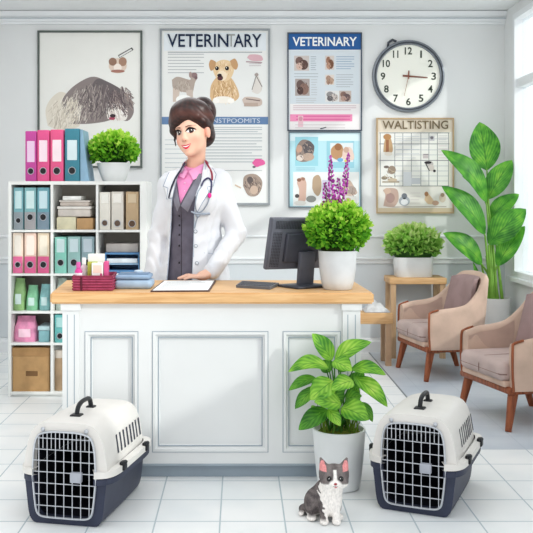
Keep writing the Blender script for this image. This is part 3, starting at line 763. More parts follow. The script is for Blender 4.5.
# row 1
g = 'binders in the first shelf row'
binder(13.4, 23.4, 187.5, 229.8, LTEAL, (196, 222, 224), 'teal binder with grey foot in the top left cube, leftmost of three', g, lab=(.08, .5), lower=(140, 150, 156), hz=.22)
binder(24.2, 36.2, 187.5, 229.8, (128, 176, 180), (206, 228, 228), 'teal binder with taupe foot in the top left cube, middle of three', g, lab=(.08, .5), lower=(160, 158, 160), hz=.30)
binder(37.0, 49.4, 187.5, 229.8, (104, 160, 172), (198, 222, 228), 'teal binder in the top left cube, rightmost of three', g, lab=(.08, .5), lower=(122, 142, 156), hz=.30)
binder(99.2, 110.4, 192, 229.8, (226, 222, 212), (240, 238, 230), 'cream binder in the top right cube, leftmost of three', g, hole=(96, 78, 66), lab=(.06, .3), hz=.18)
binder(111.2, 123.6, 191.6, 229.8, (218, 212, 202), (238, 234, 226), 'cream binder in the top right cube, middle of three', g, hole=(96, 78, 66), lab=(.06, .3), hz=.17)
binder(125.6, 138.6, 191.6, 229.8, (188, 162, 128), (208, 188, 158), 'tan binder in the top right cube beside two cream ones', g, hole=(92, 70, 54), lab=(.06, .3), hz=.16)
# row 2
g = 'binders in the second shelf row'
binder(12.6, 23.0, 232.8, 273.6, (232, 214, 196), (238, 230, 218), 'cream and pink binder in the second row left cube, leftmost of three', g, lab=(.06, .55), lower=(220, 106, 150), hz=.22)
binder(24.2, 36.2, 232.8, 273.6, (228, 200, 184), (240, 224, 212), 'peach and pink binder in the second row left cube, middle of three', g, lab=(.06, .55), lower=(222, 100, 146), hz=.22)
binder(37.4, 49.4, 232.8, 273.6, (222, 204, 178), (236, 226, 208), 'sand and pink binder in the second row left cube, rightmost of three', g, lab=(.06, .55), lower=(218, 96, 142), hz=.22)
binder(54.6, 66.6, 237, 273.6, (138, 204, 188), (204, 226, 226), 'mint binder in the second row middle cube, leftmost of three', g, lab=(.06, .42), hz=.30)
binder(67.4, 80.4, 236.6, 273.6, (150, 190, 186), (200, 218, 222), 'grey-green binder in the second row middle cube, middle of three', g, lab=(.06, .42), hz=.30)
binder(81.2, 94.2, 236.6, 273.6, (140, 164, 170), (188, 202, 210), 'blue-grey binder in the second row middle cube, rightmost of three', g, lab=(.06, .42), hz=.30)
# row 1 middle cube: storage boxes and paper
def block(name, px, rgb, label, cat, D=DS+0.03, depth=0.2, r=0.006, group=None, mname=None):
    X0, X1, Z0, Z1 = PX(px[0], D), PX(px[2], D), PZ(px[3], D), PZ(px[1], D)
    o = MB().rbox(X0, X1, D, D+depth, Z0, Z1, r, 2).build(name, mat(mname or 'paint_%d_%d_%d' % rgb, rgb, 0.6, 0.05, 16), None, ((X0+X1)/2, D+depth/2, Z0))
    return tag(o, label, cat, group)
def tub(px, body, lid, label, group=None, D=DS+0.03, depth=0.2):
    X0, X1, Z0, Z1 = PX(px[0], D), PX(px[2], D), PZ(px[3], D), PZ(px[1], D); h = Z1-Z0
    t = thing('storage_tub', label, 'tub', ((X0+X1)/2, D+depth/2, Z0), group=group)
    MB().rbox(X0+0.004, X1-0.004, D+0.004, D+depth-0.004, Z0, Z1-h*.25, 0.008, 2).build('body', mat('tub_%d_%d_%d' % body, body, 0.4, 0.06, 14), t)
    MB().rbox(X0, X1, D, D+depth, Z1-h*.25, Z1, 0.004, 2).build('lid', mat('tub_%d_%d_%d' % lid, lid, 0.4, 0.04, 14), t)
g = 'things stacked in the top middle cube'
block('paper_bundle', (56.5, 217, 76, 229.8), (214, 208, 178), 'pale yellow paper bundle lying at the bottom left of the stack', 'paper', group=g)
block('brown_box', (76.6, 218, 93, 229.8), (186, 148, 104), 'small brown box lying at the bottom right of the stack', 'box', group=g)
tub((57, 206.4, 91, 216.8), (206, 198, 190), (226, 222, 216), 'wide pale storage tub resting on the brown box and paper bundle', g)
tub((59, 200.4, 89.6, 206.2), (198, 186, 176), (224, 216, 208), 'flat pale storage tub second from the top of the stack', g)
block('notepad', (62.6, 196, 81, 200.2), (240, 240, 236), 'white notepad on top of the storage tubs', 'notepad', group=g)
# row 2 right cube: blue tray and sheets
D = DS+0.03
t = thing('letter_tray', 'blue plastic letter tray in the second row right cube', 'tray', (sx(122), DS+.13, sz(273.6)))
m = MB(); X0, X1, Z0, Z1 = PX(105, D), PX(139.2, D), PZ(273.4, D), PZ(252.6, D)
MB().rbox(X0, X1, D, D+0.2, Z0, Z0+0.02, 0.004, 2).build('base', mat('tray_blue', (84, 132, 178), 0.4, 0.06, 12), t)
for xx in (X0, X1-0.006): MB().box(xx, xx+0.006, D, D+0.2, Z0+0.02, Z1).build('side', mat('tray_blue', (84,132,178)), t, smooth=0)
MB().box(X0+.006, X1-.006, D+0.19, D+0.2, Z0+0.02, Z1).build('back', mat('tray_blue', (84,132,178)), t, smooth=0)
MB().box(X0+.006, X1-.006, D, D+0.2, Z1-0.012, Z1).build('upper_shelf', mat('tray_blue', (84,132,178)), t, smooth=0)
MB().box(X0+.006, X1-.006, D+.004, D+0.19, Z0+0.055, Z0+0.063).build('middle_shelf', mat('tray_light', (150, 186, 214), 0.4, 0.05, 12), t, smooth=0)
block('paper_stack', (106.6, 258.6, 137.4, 263), (222, 230, 236), 'white paper stack lying inside the blue letter tray', 'paper', D=DS+.036, depth=.18, r=.002)
block('card_box', (106, 243.6, 138, 252.4), (170, 164, 160), 'flat grey card box lying on the blue letter tray', 'box', D=DS+.05, depth=.16)
# row 3 left cube: green bags and blue jars
def bag(px, rgb, label, seal, D=DS+0.04, depth=0.12, group=None):
    X0, X1, Z0, Z1 = PX(px[0], D), PX(px[2], D), PZ(px[3], D), PZ(px[1], D); xm, ym = (X0+X1)/2, D+depth/2
    t = thing('pouch', label, 'pouch', (xm, ym, Z0), group=group)
    m = MB(); V = []; Fc = []; N = 20; w_, h = (X1-X0)/2, Z1-Z0
    prof = [(0.0, .92, .9), (.06, 1, 1), (.35, 1.0, 1.0), (.62, .92, .75), (.82, .80, .36), (.93, .76, .10), (1, .78, .05)]
    for z, a, b in prof:
        for k in range(N):
            th = 2*PI*k/N; c, s_ = math.cos(th), math.sin(th)
            V.append((xm+w_*a*math.copysign(abs(c)**.6, c), ym+depth/2*b*math.copysign(abs(s_)**.6, s_), Z0+h*z+0.012*h*math.sin(3*th)*(z > .5)))
    for i in range(len(prof)-1):
        for k in range(N): Fc.append((i*N+k, i*N+(k+1) % N, (i+1)*N+(k+1) % N, (i+1)*N+k))
    Fc.append(tuple(range(N))[::-1]); Fc.append(tuple((len(prof)-1)*N+k for k in range(N)))
    m.add(V, Fc); m.build('body', mat('pouch_%d_%d_%d' % rgb, rgb, 0.45, 0.09, 22), t, smooth=60)
    zc = Z0+h*.38; m = MB(); m.rbox(xm-w_*.5, xm+w_*.5, D-0.003, D+0.004, zc-h*.16, zc+h*.16, .003, 1)
    m.build('front_label', mat('pouch_%d_%d_%d' % seal, seal, 0.6, 0.04, 20), t)
g = 'pouches and jars in the third row left cube'
bag((12.0, 279, 24.2, 311.4), (146, 184, 124), 'green pouch in the third row left cube, leftmost', (206, 226, 220), group=g)
bag((25.0, 286, 37.4, 311.4), (130, 190, 150), 'lower sea-green pouch in the third row left cube, between two pouches', (196, 222, 214), group=g)
bag((38.2, 285, 49.8, 311.4), (140, 192, 194), 'pale turquoise pouch in the third row left cube, beside the divider', (200, 226, 226), group=g)
bag((54.6, 279, 66.4, 311.4), (186, 200, 190), 'pale grey pouch in the third row cube nearest the countertop end', (214, 222, 214))
# row 4
bag((12.4, 317, 36.4, 343), (226, 146, 182), 'wide pink pouch in the fourth row left cube', (244, 204, 220))
tub((37.6, 326.4, 49.6, 343), (136, 184, 190), (190, 216, 220), 'small turquoise tub beside the wide pink pouch')
binder(54.4, 65.4, 314.6, 343, (104, 180, 178), (170, 214, 212), 'turquoise binder alone in the fourth row middle cube', None, lab=(.1, .45), hz=.25)
# row 5
D = DS+0.02
t = thing('cardboard_box', 'brown cardboard box in the bottom left cube', 'box', (sx(31), D+.12, sz(392)))
X0, X1, Z0, Z1 = PX(12.4, D), PX(49.4, D), PZ(392, D), PZ(347.6, D)
MB().rbox(X0, X1, D, D+.24, Z0, Z1-.03, .003, 1).build('body', mat('cardboard', (184, 146, 100), 0.8, 0.06, 14), t)
MB().rbox(X0-.002, X1+.002, D-.003, D+.243, Z1-.055, Z1, .003, 1).build('lid', mat('cardboard_lid', (170, 132, 88), 0.8, 0.06, 14), t)
MB().rbox(sx(25), sx(37), D-.0025, D+.002, PZ(376, D), PZ(371, D), .002, 1).build('handle_hole', mat('cardboard_dark', (120, 88, 56), 0.8, 0.03), t)
def jar(px, rgb, lid, label, group=None, D=DS+0.06, sq=1.0):
    X0, X1, Z0, Z1 = PX(px[0], D), PX(px[2], D), PZ(px[3], D), PZ(px[1], D); r = (X1-X0)/2; h = Z1-Z0; c = ((X0+X1)/2, D, Z0)
    t = thing('jar', label, 'jar', c, group=group)
    MB().lathe([(r*.9, 0), (r, h*.05), (r, h*.72), (r*.8, h*.82)], c, 20, sy=sq).build('body', mat('jar_%d_%d_%d' % rgb, rgb, 0.35, 0.06, 14), t, smooth=50)
    MB().lathe([(r*.86, h*.82), (r*.86, h*.98), (r*.8, h)], c, 20, sy=sq).build('lid', mat('jar_%d_%d_%d' % lid, lid, 0.4, 0.03, 14), t, smooth=50)
jar((54.4, 350, 63.4, 392), (168, 142, 112), (206, 196, 184), 'tall brown jar in the bottom middle cube beside the counter')

# planter on top of the unit
DP = DS+0.14
c = P(114, 181.2, DP); c.z = sz(181.2)
t = thing('potted_bush', 'small bright green bush in a white bowl pot on the shelves', 'plant', c)
s = DP/F
MB().lathe([(10.5*s, 0), (11.5*s, 1.2*s), (14.5*s, 9*s), (16.8*s, 17.5*s), (16.9*s, 18.6*s), (15.6*s, 18.6*s), (15*s, 15.5*s), (0.001, 15.5*s)], c, 36).build('pot', mat('pot_white', (226, 228, 228), 0.35, 0.03, 6), t, smooth=50)
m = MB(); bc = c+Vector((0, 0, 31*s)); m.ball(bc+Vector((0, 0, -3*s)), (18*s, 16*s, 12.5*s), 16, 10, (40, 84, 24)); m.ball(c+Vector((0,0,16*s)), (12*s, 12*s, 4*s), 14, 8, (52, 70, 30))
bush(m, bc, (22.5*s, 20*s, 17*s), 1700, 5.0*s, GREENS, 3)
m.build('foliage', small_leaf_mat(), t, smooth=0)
# ================================================================== reception desk
DC = 4.0
M_desk = mat('desk_paint', (224, 226, 226), 0.55, 0.012, 2.5)
M_deskg = mat('desk_groove', (158, 170, 180), 0.6, 0.03, 6)
M_plinth = mat('desk_plinth', (150, 163, 174), 0.6, 0.03, 5)
dx = lambda px: PX(px, DC); dz = lambda py: PZ(py, DC)
ZB = PZ(304, 3.965)
t = thing('reception_desk', 'long white panelled reception desk in the middle of the room', 'desk', (dx(212), 4.28, 0))
MB().box(dx(64), dx(359), DC+0.016, 4.55, 0.055, ZB).build('carcass', M_desk, t, smooth=0)
MB().box(dx(66), dx(357), DC+0.022, 4.53, 0, 0.0555).build('plinth', M_plinth, t, smooth=0)
pan = [(85.5, 137.5), (153, 267.5), (283.5, 340)]
yt, yb = 332, 451.5
fr = MB()
fr.box(dx(64), dx(359), DC, DC+0.016, dz(yt), ZB); fr.box(dx(64), dx(359), DC, DC+0.016, 0.055, dz(yb))
xs = [64] + [v for p in pan for v in p] + [359]
for i in range(0, len(xs), 2): fr.box(dx(xs[i]), dx(xs[i+1]), DC, DC+0.016, dz(yb), dz(yt))
fr.build('front_frame', M_desk, t, smooth=0)
for (a, b) in pan:
    m = MB(); n = 4
    prof = [(0.0, DC+0.0165), (0.0, DC-0.005), (0.011, DC-0.005), (0.016, DC+0.004), (0.021, DC+0.006), (0.030, DC+0.0162)]
    V = []
    for off, y in prof:
        V += [(dx(a)+off, y, dz(yb)+off), (dx(b)-off, y, dz(yb)+off), (dx(b)-off, y, dz(yt)-off), (dx(a)+off, y, dz(yt)-off)]
    Fc = [(i*4+k, i*4+(k+1) % 4, (i+1)*4+(k+1) % 4, (i+1)*4+k) for i in range(len(prof)-1) for k in range(4)]
    m.add(V, Fc); m.build('panel_moulding', M_desk, t, smooth=0)
    g = MB()
    for off, y, w_ in ((0.0225, DC+0.0040, 0.0035), (-0.004, DC-0.0006, 0.0035)):
        X0, X1, Z0, Z1 = dx(a)+off, dx(b)-off, dz(yb)+off, dz(yt)-off
        g.box(X0, X1, y, y+.012, Z1-w_, Z1); g.box(X0, X1, y, y+.012, Z0, Z0+w_); g.box(X0, X0+w_, y, y+.012, Z0+w_, Z1-w_); g.box(X1-w_, X1, y, y+.012, Z0+w_, Z1-w_)
    g.build('panel_line', M_deskg, t, smooth=0)
for (a, b) in ((63, 80), (342.5, 360)):
    m = MB(); m.box(dx(a), dx(b), DC-0.014, DC+0.01, 0.055, ZB)
    m.box(dx(a)-.006, dx(b)+.006, DC-0.022, DC+0.01, ZB-0.03, ZB)
    m.build('pilaster', M_desk, t, smooth=0)
    g = MB()
    for xx in (a+4.5, b-5.5): g.box(dx(xx), dx(xx+.9), DC-0.0146, DC-.01, 0.08, ZB-0.05)
    g.build('pilaster_groove', M_deskg, t, smooth=0)
MB().box(dx(64), dx(359), DC-0.003, DC+0.012, 0.055, 0.064).build('base_moulding', M_deskg, t, smooth=0)

# worktop: top lies at ZT
M_top = wood_mat('beech_worktop', (226, 184, 132), (206, 158, 104), 5, 'X', 0.45)
bm = bmesh.new()
out = [(PX(50, 3.965), 3.965), (PX(374, 3.965), 3.965), (0.580, 4.6), (-0.895, 4.6)]
lo = [bm.verts.new((x, y, ZB)) for x, y in out]; hi = [bm.verts.new((x, y, ZT)) for x, y in out]
bm.faces.new(lo[::-1]); bm.faces.new(hi)
for i in range(4): bm.faces.new((lo[i], lo[(i+1) % 4], hi[(i+1) % 4], hi[i]))
bmesh.ops.bevel(bm, geom=list(bm.edges), offset=0.007, segments=3, affect='EDGES')
tag(MB().bm(bm).build('countertop', M_top, None, (-0.14, 4.28, ZB)), 'pale wooden countertop lying on the white reception desk', 'countertop')

# ------------------------------------------------------------------ things on the worktop
def on_top(px, py): return on_plane(px, py, ZT)
# maroon basket
D0 = 4.05; s = D0/F
bx0, bx1 = PX(73, D0), PX(112, D0)
t = thing('basket', 'maroon woven basket holding bottles and cartons on the countertop', 'basket', ((bx0+bx1)/2, D0+.07, ZT))
m = MB(); zt = ZT+0.064; th = 0.008; yb_ = D0+0.135
m.box(bx0, bx1, D0, D0+th, ZT, zt); m.box(bx0, bx1, yb_-th, yb_, ZT, zt+.012); m.box(bx0, bx0+th, D0+th, yb_-th, ZT, zt); m.box(bx1-th, bx1, D0+th, yb_-th, ZT, zt); m.box(bx0+th, bx1-th, D0+th, yb_-th, ZT, ZT+.006)
wv = mat('basket_weave', (150, 52, 84), 0.7, 0.10, 60)
m.build('body', wv, t, smooth=0)
m = MB()
for k in range(5):
    z = ZT+0.008+k*0.0125
    m.tube([(bx0-.001, D0-.001, z), (bx1+.001, D0-.001, z)], 0.0045, 6); m.tube([(bx1+.001, D0, z), (bx1+.001, yb_, z)], 0.0045, 6); m.tube([(bx0-.001, D0, z), (bx0-.001, yb_, z)], 0.0045, 6)
m.build('weave', mat('basket_weave_light', (166, 66, 98), 0.7, 0.10, 50), t)
m = MB(); m.tube([(bx0, D0, zt), (bx1, D0, zt), (bx1, yb_, zt+.006), (bx0, yb_, zt+.006), (bx0, D0, zt)], 0.006, 8); m.build('rim', mat('basket_rim', (128, 38, 66), 0.6, 0.05, 30), t)
m = MB(); m.tube([(PX(81.5, D0), D0-.004, ZT), (PX(81.5, D0), D0-.005, zt)], 0.005, 6); m.build('strap', mat('basket_dark', (88, 26, 46), 0.6, 0.03), t)
def bottle(px, pyb, pyt, D, w, body, capc, label, group):
    c = Vector((PX(px, D), D, ZT+.0065)); h = PZ(pyt, D)-c.z; r = w/2*D/F
    t = thing('lotion_bottle', label, 'bottle', c, group=group)
    MB().lathe([(r*.9, 0), (r, .004), (r, h*.66), (r*.7, h*.74), (r*.4, h*.78)], c, 20).build('body', mat('bottle_%d_%d_%d' % body, body, 0.35, 0.03), t, smooth=50)
    MB().lathe([(r*.62, h*.77), (r*.62, h*.97), (r*.5, h)], c, 16).build('cap', mat('bottle_%d_%d_%d' % capc, capc, 0.4, 0.02), t, smooth=50)
    m = MB(); m.lathe([(r*1.02, h*.30), (r*1.02, h*.60)], c, 20, caps=False); m.build('label_band', mat('band_white', (246, 234, 240), 0.6, 0.02), t, smooth=50)
g = 'things in the maroon basket'
bottle(78.5, 0, 262, D0+.035, 7.5, (214, 66, 148), (206, 90, 160), 'magenta bottle at the left end of the maroon basket', g)
bottle(84, 0, 257.5, D0+.085, 7.0, (226, 206, 214), (232, 232, 230), 'pale bottle with white cap at the back of the maroon basket', g)
def carton(px, D, dep, rgb, label, stripe=None, rz=0):
    X0, X1, Z0, Z1 = PX(px[0], D), PX(px[2], D), ZT+.0065, PZ(px[1], D)
    t = thing('carton', label, 'carton', ((X0+X1)/2, D+dep/2, Z0), group=g)
    MB().rbox(X0, X1, D, D+dep, Z0, Z1, .002, 1).build('body', mat('carton_%d_%d_%d' % rgb, rgb, 0.6, 0.04, 20), t)
    for n_, (a, b, c2, d_, col) in enumerate(stripe or []):
        m = MB(); m.box(X0+(X1-X0)*a, X0+(X1-X0)*c2, D-.0008, D+.002, Z0+(Z1-Z0)*b, Z0+(Z1-Z0)*d_)
        m.build('print_band', mat('print_%d_%d_%d' % col, col, 0.6, 0.02), t, smooth=0)
carton((88, 254, 104, 0), D0+.075, .03, (238, 238, 228), 'white and lime carton standing at the back of the maroon basket', [(0, .40, .6, .78, (196, 208, 92))])
carton((87.4, 262, 91, 0), D0+.045, .02, (178, 176, 74), 'narrow olive carton behind the magenta bottle in the basket', None)
carton((91.6, 263, 103, 0), D0+.02, .024, (244, 240, 234), 'white carton with peach print in the front of the basket', [(.12, .62, .88, .92, (240, 206, 190)), (.15, .36, .7, .52, (190, 196, 214)), (.74, .34, .92, .6, (196, 74, 120))])
carton((103.8, 261.5, 107.6, 0), D0+.02, .05, (214, 84, 140), 'tall pink carton at the right end of the maroon basket', None)

# blue wipes box
c0 = on_top(112, 288); D0 = 4.12
x0, x1 = PX(114, D0), PX(151.5, D0)
t = thing('wipes_box', 'pale blue rounded wipes box beside the maroon basket', 'box', ((x0+x1)/2, D0+.10, ZT))
MB().rbox(x0, x1, D0, D0+.17, ZT, ZT+.042, .018, 4).build('body', mat('wipes_body', (160, 182, 204), 0.45, 0.04, 14), t)
MB().rbox(x0+.002, x1-.008, D0+.006, D0+.165, ZT+.044, ZT+.064, .010, 4).build('lid', mat('wipes_lid', (136, 162, 190), 0.45, 0.05, 14), t)
MB().rbox(x0+.012, x1-.02, D0+.05, D0+.15, ZT+.0635, ZT+.069, .003, 2).build('flap', mat('wipes_flap', (112, 136, 164), 0.45, 0.05, 14), t)
m = MB(); m.lathe([(.02, 0), (.022, .006), (.014, .012), (.001, .012)], (x0+.10, D0+.11, ZT+.069), 16); m.build('cap', mat('wipes_cap', (186, 202, 218), .4, .03), t, smooth=50)

# clipboard
q = [on_top(150.5, 292.2), on_top(209.5, 291.8), on_top(216, 281.6), on_top(163.5, 281.8)]
cc_ = sum(q, Vector())/4
t = thing('clipboard', 'clipboard with a printed sheet lying under the woman\'s hand', 'clipboard', (cc_.x, cc_.y, ZT))
def slab(q, z0, z1, name, mt):
    m = MB(); m.add([(p.x, p.y, z0) for p in q]+[(p.x, p.y, z1) for p in q], [(3,2,1,0),(4,5,6,7)]+[(i,(i+1) % 4,4+(i+1) % 4,4+i) for i in range(4)]); return m.build(name, mt, t, smooth=0)
slab(q, ZT+.0005, ZT+.006, 'board', mat('clip_board', (82, 58, 56), 0.5, 0.03))
def inn(a, b, c_, d): # bilinear sub-quad
    def bl(u, v): return (q[0]*(1-u)+q[1]*u)*(1-v) + (q[3]*(1-u)+q[2]*u)*v
    return [bl(a, b), bl(c_, b), bl(c_, d), bl(a, d)]
slab(inn(.03, .03, .97, .96), ZT+.0061, ZT+.0075, 'sheet', mat('paper_white', (246, 246, 244), 0.8, 0.008, 4))
m = MB()
for k in range(9):
    v = .12+.09*k; r_ = inn(.10, v, .55+.3*random.random(), v+.022)
    m.add([(p.x, p.y, ZT+.0078) for p in r_], [(0,1,2,3)])
m.build('writing', mat('ink_grey', (150, 156, 164), 0.8, 0), t, smooth=0)

# dark keyboard
q = [on_top(236, 287.8), on_top(270, 289.8), on_top(279, 285.6), on_top(242, 283.4)]
cc_ = sum(q, Vector())/4
t = thing('keyboard', 'slim dark grey keyboard lying left of the monitor', 'keyboard', (cc_.x, cc_.y, ZT))
slab(q, ZT+.0005, ZT+.013, 'case', mat('keyboard_case', (104, 106, 112), 0.5, 0.04, 20))
m = MB()
for i in range(12):
    for j in range(4):
        r_ = inn(.04+.077*i, .1+.21*j, .04+.077*i+.062, .1+.21*j+.16)
        m.add([(p.x, p.y, ZT+.013) for p in r_]+[(p.x, p.y, ZT+.016) for p in r_], [(4,5,6,7)]+[(a,(a+1) % 4,4+(a+1) % 4,4+a) for a in range(4)])
o = m.build('key_block', mat('keyboard_keys', (78, 80, 88), 0.5, 0.03, 20), t, smooth=0)

# monitor seen from behind
mc = on_top(301, 287.4)
t = thing('monitor', 'dark grey computer monitor seen from behind beside the white flowerpot', 'monitor', (mc.x, mc.y, ZT), rz=math.radians(34), local=True)
M_mon = mat('monitor_plastic', (92, 94, 104), 0.45, 0.05, 18); M_mon2 = mat('monitor_dark', (64, 66, 76), 0.45, 0.05, 14)
tilt = Matrix.Translation((0, 0.03, .205)) @ Euler((math.radians(11), math.radians(1.0), 0)).to_matrix().to_4x4()
W_, H_ = 0.168, 0.124
m = MB(); m.rbox(-W_, W_, -0.004, 0.022, -H_, H_, .008, 3, M=tilt); m.build('housing', M_mon, t)
m = MB(); m.rbox(-W_*.98, W_*.98, -.011, -.0035, -H_*.97, H_*.97, .003, 2, M=tilt); m.build('rear_shell', M_mon, t)
m = MB(); m.box(-W_+.01, W_-.01, .0215, .0235, -H_+.012, H_-.01, M=tilt); m.build('screen', mat('screen_glass', (30, 36, 46), 0.15, 0.02), t, smooth=0)
m = MB()
for r_ in range(9):
    for k in range(34):
        xx = -W_+.022+k*.0092; zz = H_-.016-r_*.0055
        if zz > H_-.05: m.box(xx, xx+.0062, -.0122, -.0105, zz-.0016, zz+.0016, M=tilt)
for r_ in range(24):
    for k in range(6):
        xx = -W_+.014+k*.009; zz = H_-.07-r_*.0072
        if zz > -H_+.014: m.box(xx, xx+.005, -.0122, -.0105, zz-.0018, zz+.0018, M=tilt)
m.build('vent_holes', mat('vent_black', (34, 36, 44), 0.6, 0), t, smooth=0)
m = MB(); m.rbox(-.085, .11, -.034, -.010, -.085, .055, .008, 3, M=tilt); m.build('rear_cover', M_mon2, t)
m = MB(); m.rbox(-.012, .075, -.030, -.006, .004, .17, .004, 2, M=Matrix.Translation((0,.03,0)) @ Euler((math.radians(6), 0, 0)).to_matrix().to_4x4()); m.build('neck', M_mon, t)
m = MB(); m.rbox(-.075, .11, -.075, .085, 0, .013, .006, 3); m.build('base', M_mon2, t)

# white pot with bush and purple flower spikes
c = on_top(337, 290.0); c.y += 0.035; c.z = ZT; D = c.y; s = D/F
c.x = PX(337.5, D)
t = thing('potted_bush', 'round leafy bush with purple flower spikes in a white pot on the countertop', 'plant', c)
hp = (PZ(250.5, D)-ZT)/s
MB().lathe([(13.2*s, 0), (14.4*s, .8*s), (16.5*s, 8*s), (18.2*s, 20*s), (19.2*s, hp*s-.5*s), (19.2*s, hp*s), (17.8*s, hp*s), (17.4*s, hp*s-3*s), (.001, hp*s-3*s)], c, 40).build('pot', mat('pot_grey_white', (214, 217, 219), 0.35, 0.04, 7), t, smooth=50)
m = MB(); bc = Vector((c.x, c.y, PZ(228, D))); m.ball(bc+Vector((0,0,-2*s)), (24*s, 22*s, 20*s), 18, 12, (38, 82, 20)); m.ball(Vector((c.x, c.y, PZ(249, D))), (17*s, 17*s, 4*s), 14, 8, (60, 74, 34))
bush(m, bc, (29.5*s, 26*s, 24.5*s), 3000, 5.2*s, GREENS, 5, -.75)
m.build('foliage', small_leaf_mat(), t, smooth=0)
def spike(b, tp, n, seed):
    rs = random.Random(seed); m = MB(); b, tp = P(b[0], b[1], D), P(tp[0], tp[1], D)
    m.tube([b, (b+tp)/2+Vector((.002, 0, 0)), tp], [.0022, .0018, .001], 6, (120, 130, 80))
    for k in range(n):
        u = k/n; p = b+(tp-b)*(.06+.94*u); a = rs.uniform(0, 2*PI); r = (.0145*(1-u)**.7+.003)
        q = p+Vector((math.cos(a)*r, math.sin(a)*r, rs.uniform(-.004, .004)))
        col = rs.choice([(160, 48, 150), (190, 84, 180), (134, 36, 128), (206, 120, 198), (172, 60, 164)])
        m.ball(q, (.0062*(1-.4*u), .0062*(1-.4*u), .0075*(1-.3*u)), 6, 4, col)
    m.build('flower_spike', attr_mat('petals', 0.65, 0.2), t, smooth=60)
spike((332.5, 208), (330.2, 155), 90, 1); spike((341, 208), (349, 153), 80, 2); spike((337, 208), (338.5, 178), 40, 3); spike((327, 206), (325, 182), 26, 4)
# ================================================================== waiting area
M_beech = wood_mat('beech_table', (220, 180, 132), (202, 156, 106), 6, 'X', 0.5)
M_beech_leg = wood_mat('beech_leg', (206, 174, 138), (184, 150, 114), 6, 'Z', 0.5)
M_walnut = wood_mat('walnut', (156, 88, 56), (116, 60, 36), 5, 'Z', 0.45)
# side table against the wall
D0, D1 = 7.0, 7.285; Z1 = PZ(273.8, 7.29)+0.0; Z1 = 0.632; Z0 = Z1-.05
x0, x1 = PX(391, D0), PX(447, D0)
t = thing('side_table', 'narrow wooden side table against the wall carrying the planter', 'table', ((x0+x1)/2, (D0+D1)/2, 0))
MB().rbox(x0-.01, x1, D0, D1, Z0, Z1, .006, 2).build('tabletop', M_beech, t)
for xx in (x0+.0, x1-.05):
    for yy in (D0+.01, D1-.05): MB().box(xx, xx+.042, yy, yy+.042, 0, Z0).build('leg', M_beech_leg, t, smooth=0)
# planter on it
c = P(413, 275.6, 7.13); c.z = Z1; s = 7.13/F
t = thing('planter', 'white oblong planter of small green leaves on the side table', 'plant', c)
m = MB(); N = 40; V = []; Fc = []
prof = [(.90, 0), (.95, .8), (1.0, 18), (1.0, 19.5), (.93, 19.5), (.92, 17), (.01, 17)]
for a, z in prof:
    for k in range(N):
        th = 2*PI*k/N; cs, sn = math.cos(th), math.sin(th)
        V.append(c+Vector((19*s*a*math.copysign(abs(cs)**.35, cs), 11*s*a*math.copysign(abs(sn)**.35, sn), z*s)))
for i in range(len(prof)-1):
    for k in range(N): Fc.append((i*N+k, i*N+(k+1) % N, (i+1)*N+(k+1) % N, (i+1)*N+k))
Fc.append(tuple(range(N))[::-1]); m.add(V, Fc); m.build('pot', mat('planter_white', (230, 232, 232), 0.4, 0.02, 6), t, smooth=50)
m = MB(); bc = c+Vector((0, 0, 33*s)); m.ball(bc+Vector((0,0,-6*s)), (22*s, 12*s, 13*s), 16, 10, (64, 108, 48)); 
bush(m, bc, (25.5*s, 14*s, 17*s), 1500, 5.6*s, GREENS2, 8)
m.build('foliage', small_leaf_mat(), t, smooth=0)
# low bench
D0, D1 = 6.68, 6.96; Z1 = PZ(313.2, D0); x1 = PX(393.5, D0); x0 = 0.55
t = thing('bench', 'low light wooden bench between the reception desk and side table', 'bench', ((x0+x1)/2, (D0+D1)/2, 0))
MB().rbox(x0, x1, D0, D1, Z1-.082, Z1, .008, 2).build('seat', M_beech, t)
for xx in (x0+.02, x1-.055):
    for yy in (D0+.012, D1-.055): MB().box(xx, xx+.042, yy, yy+.042, 0, Z1-.082).build('leg', mat('bench_leg', (184, 152, 122), .55, .05, 14), t, smooth=0)
# crumpled cloth on bench
m = MB(); c = P(376, 311, 6.80); c.z = Z1; V = []; Fc = []; nx, ny = 16, 10
for i in range(nx+1):
    for j in range(ny+1):
        u, v = i/nx, j/ny; e = math.sin(PI*u)**.5*math.sin(PI*v)**.5
        z = .003 + e*(.035+.045*math.exp(-((u-.30)/.2)**2)+.02*math.sin(9*u+5*v)+.012*math.sin(17*v-8*u))
        V.append(c+Vector(((u-.5)*.19, (v-.5)*.20, z)))
for i in range(nx):
    for j in range(ny): Fc.append((i*(ny+1)+j, (i+1)*(ny+1)+j, (i+1)*(ny+1)+j+1, i*(ny+1)+j+1))
m.add(V, Fc); tag(m.build('cloth', mat('grey_cloth', (206, 206, 206), 0.8, 0.06, 22), None, c, 60), 'crumpled pale grey cloth lying on the low bench', 'cloth')

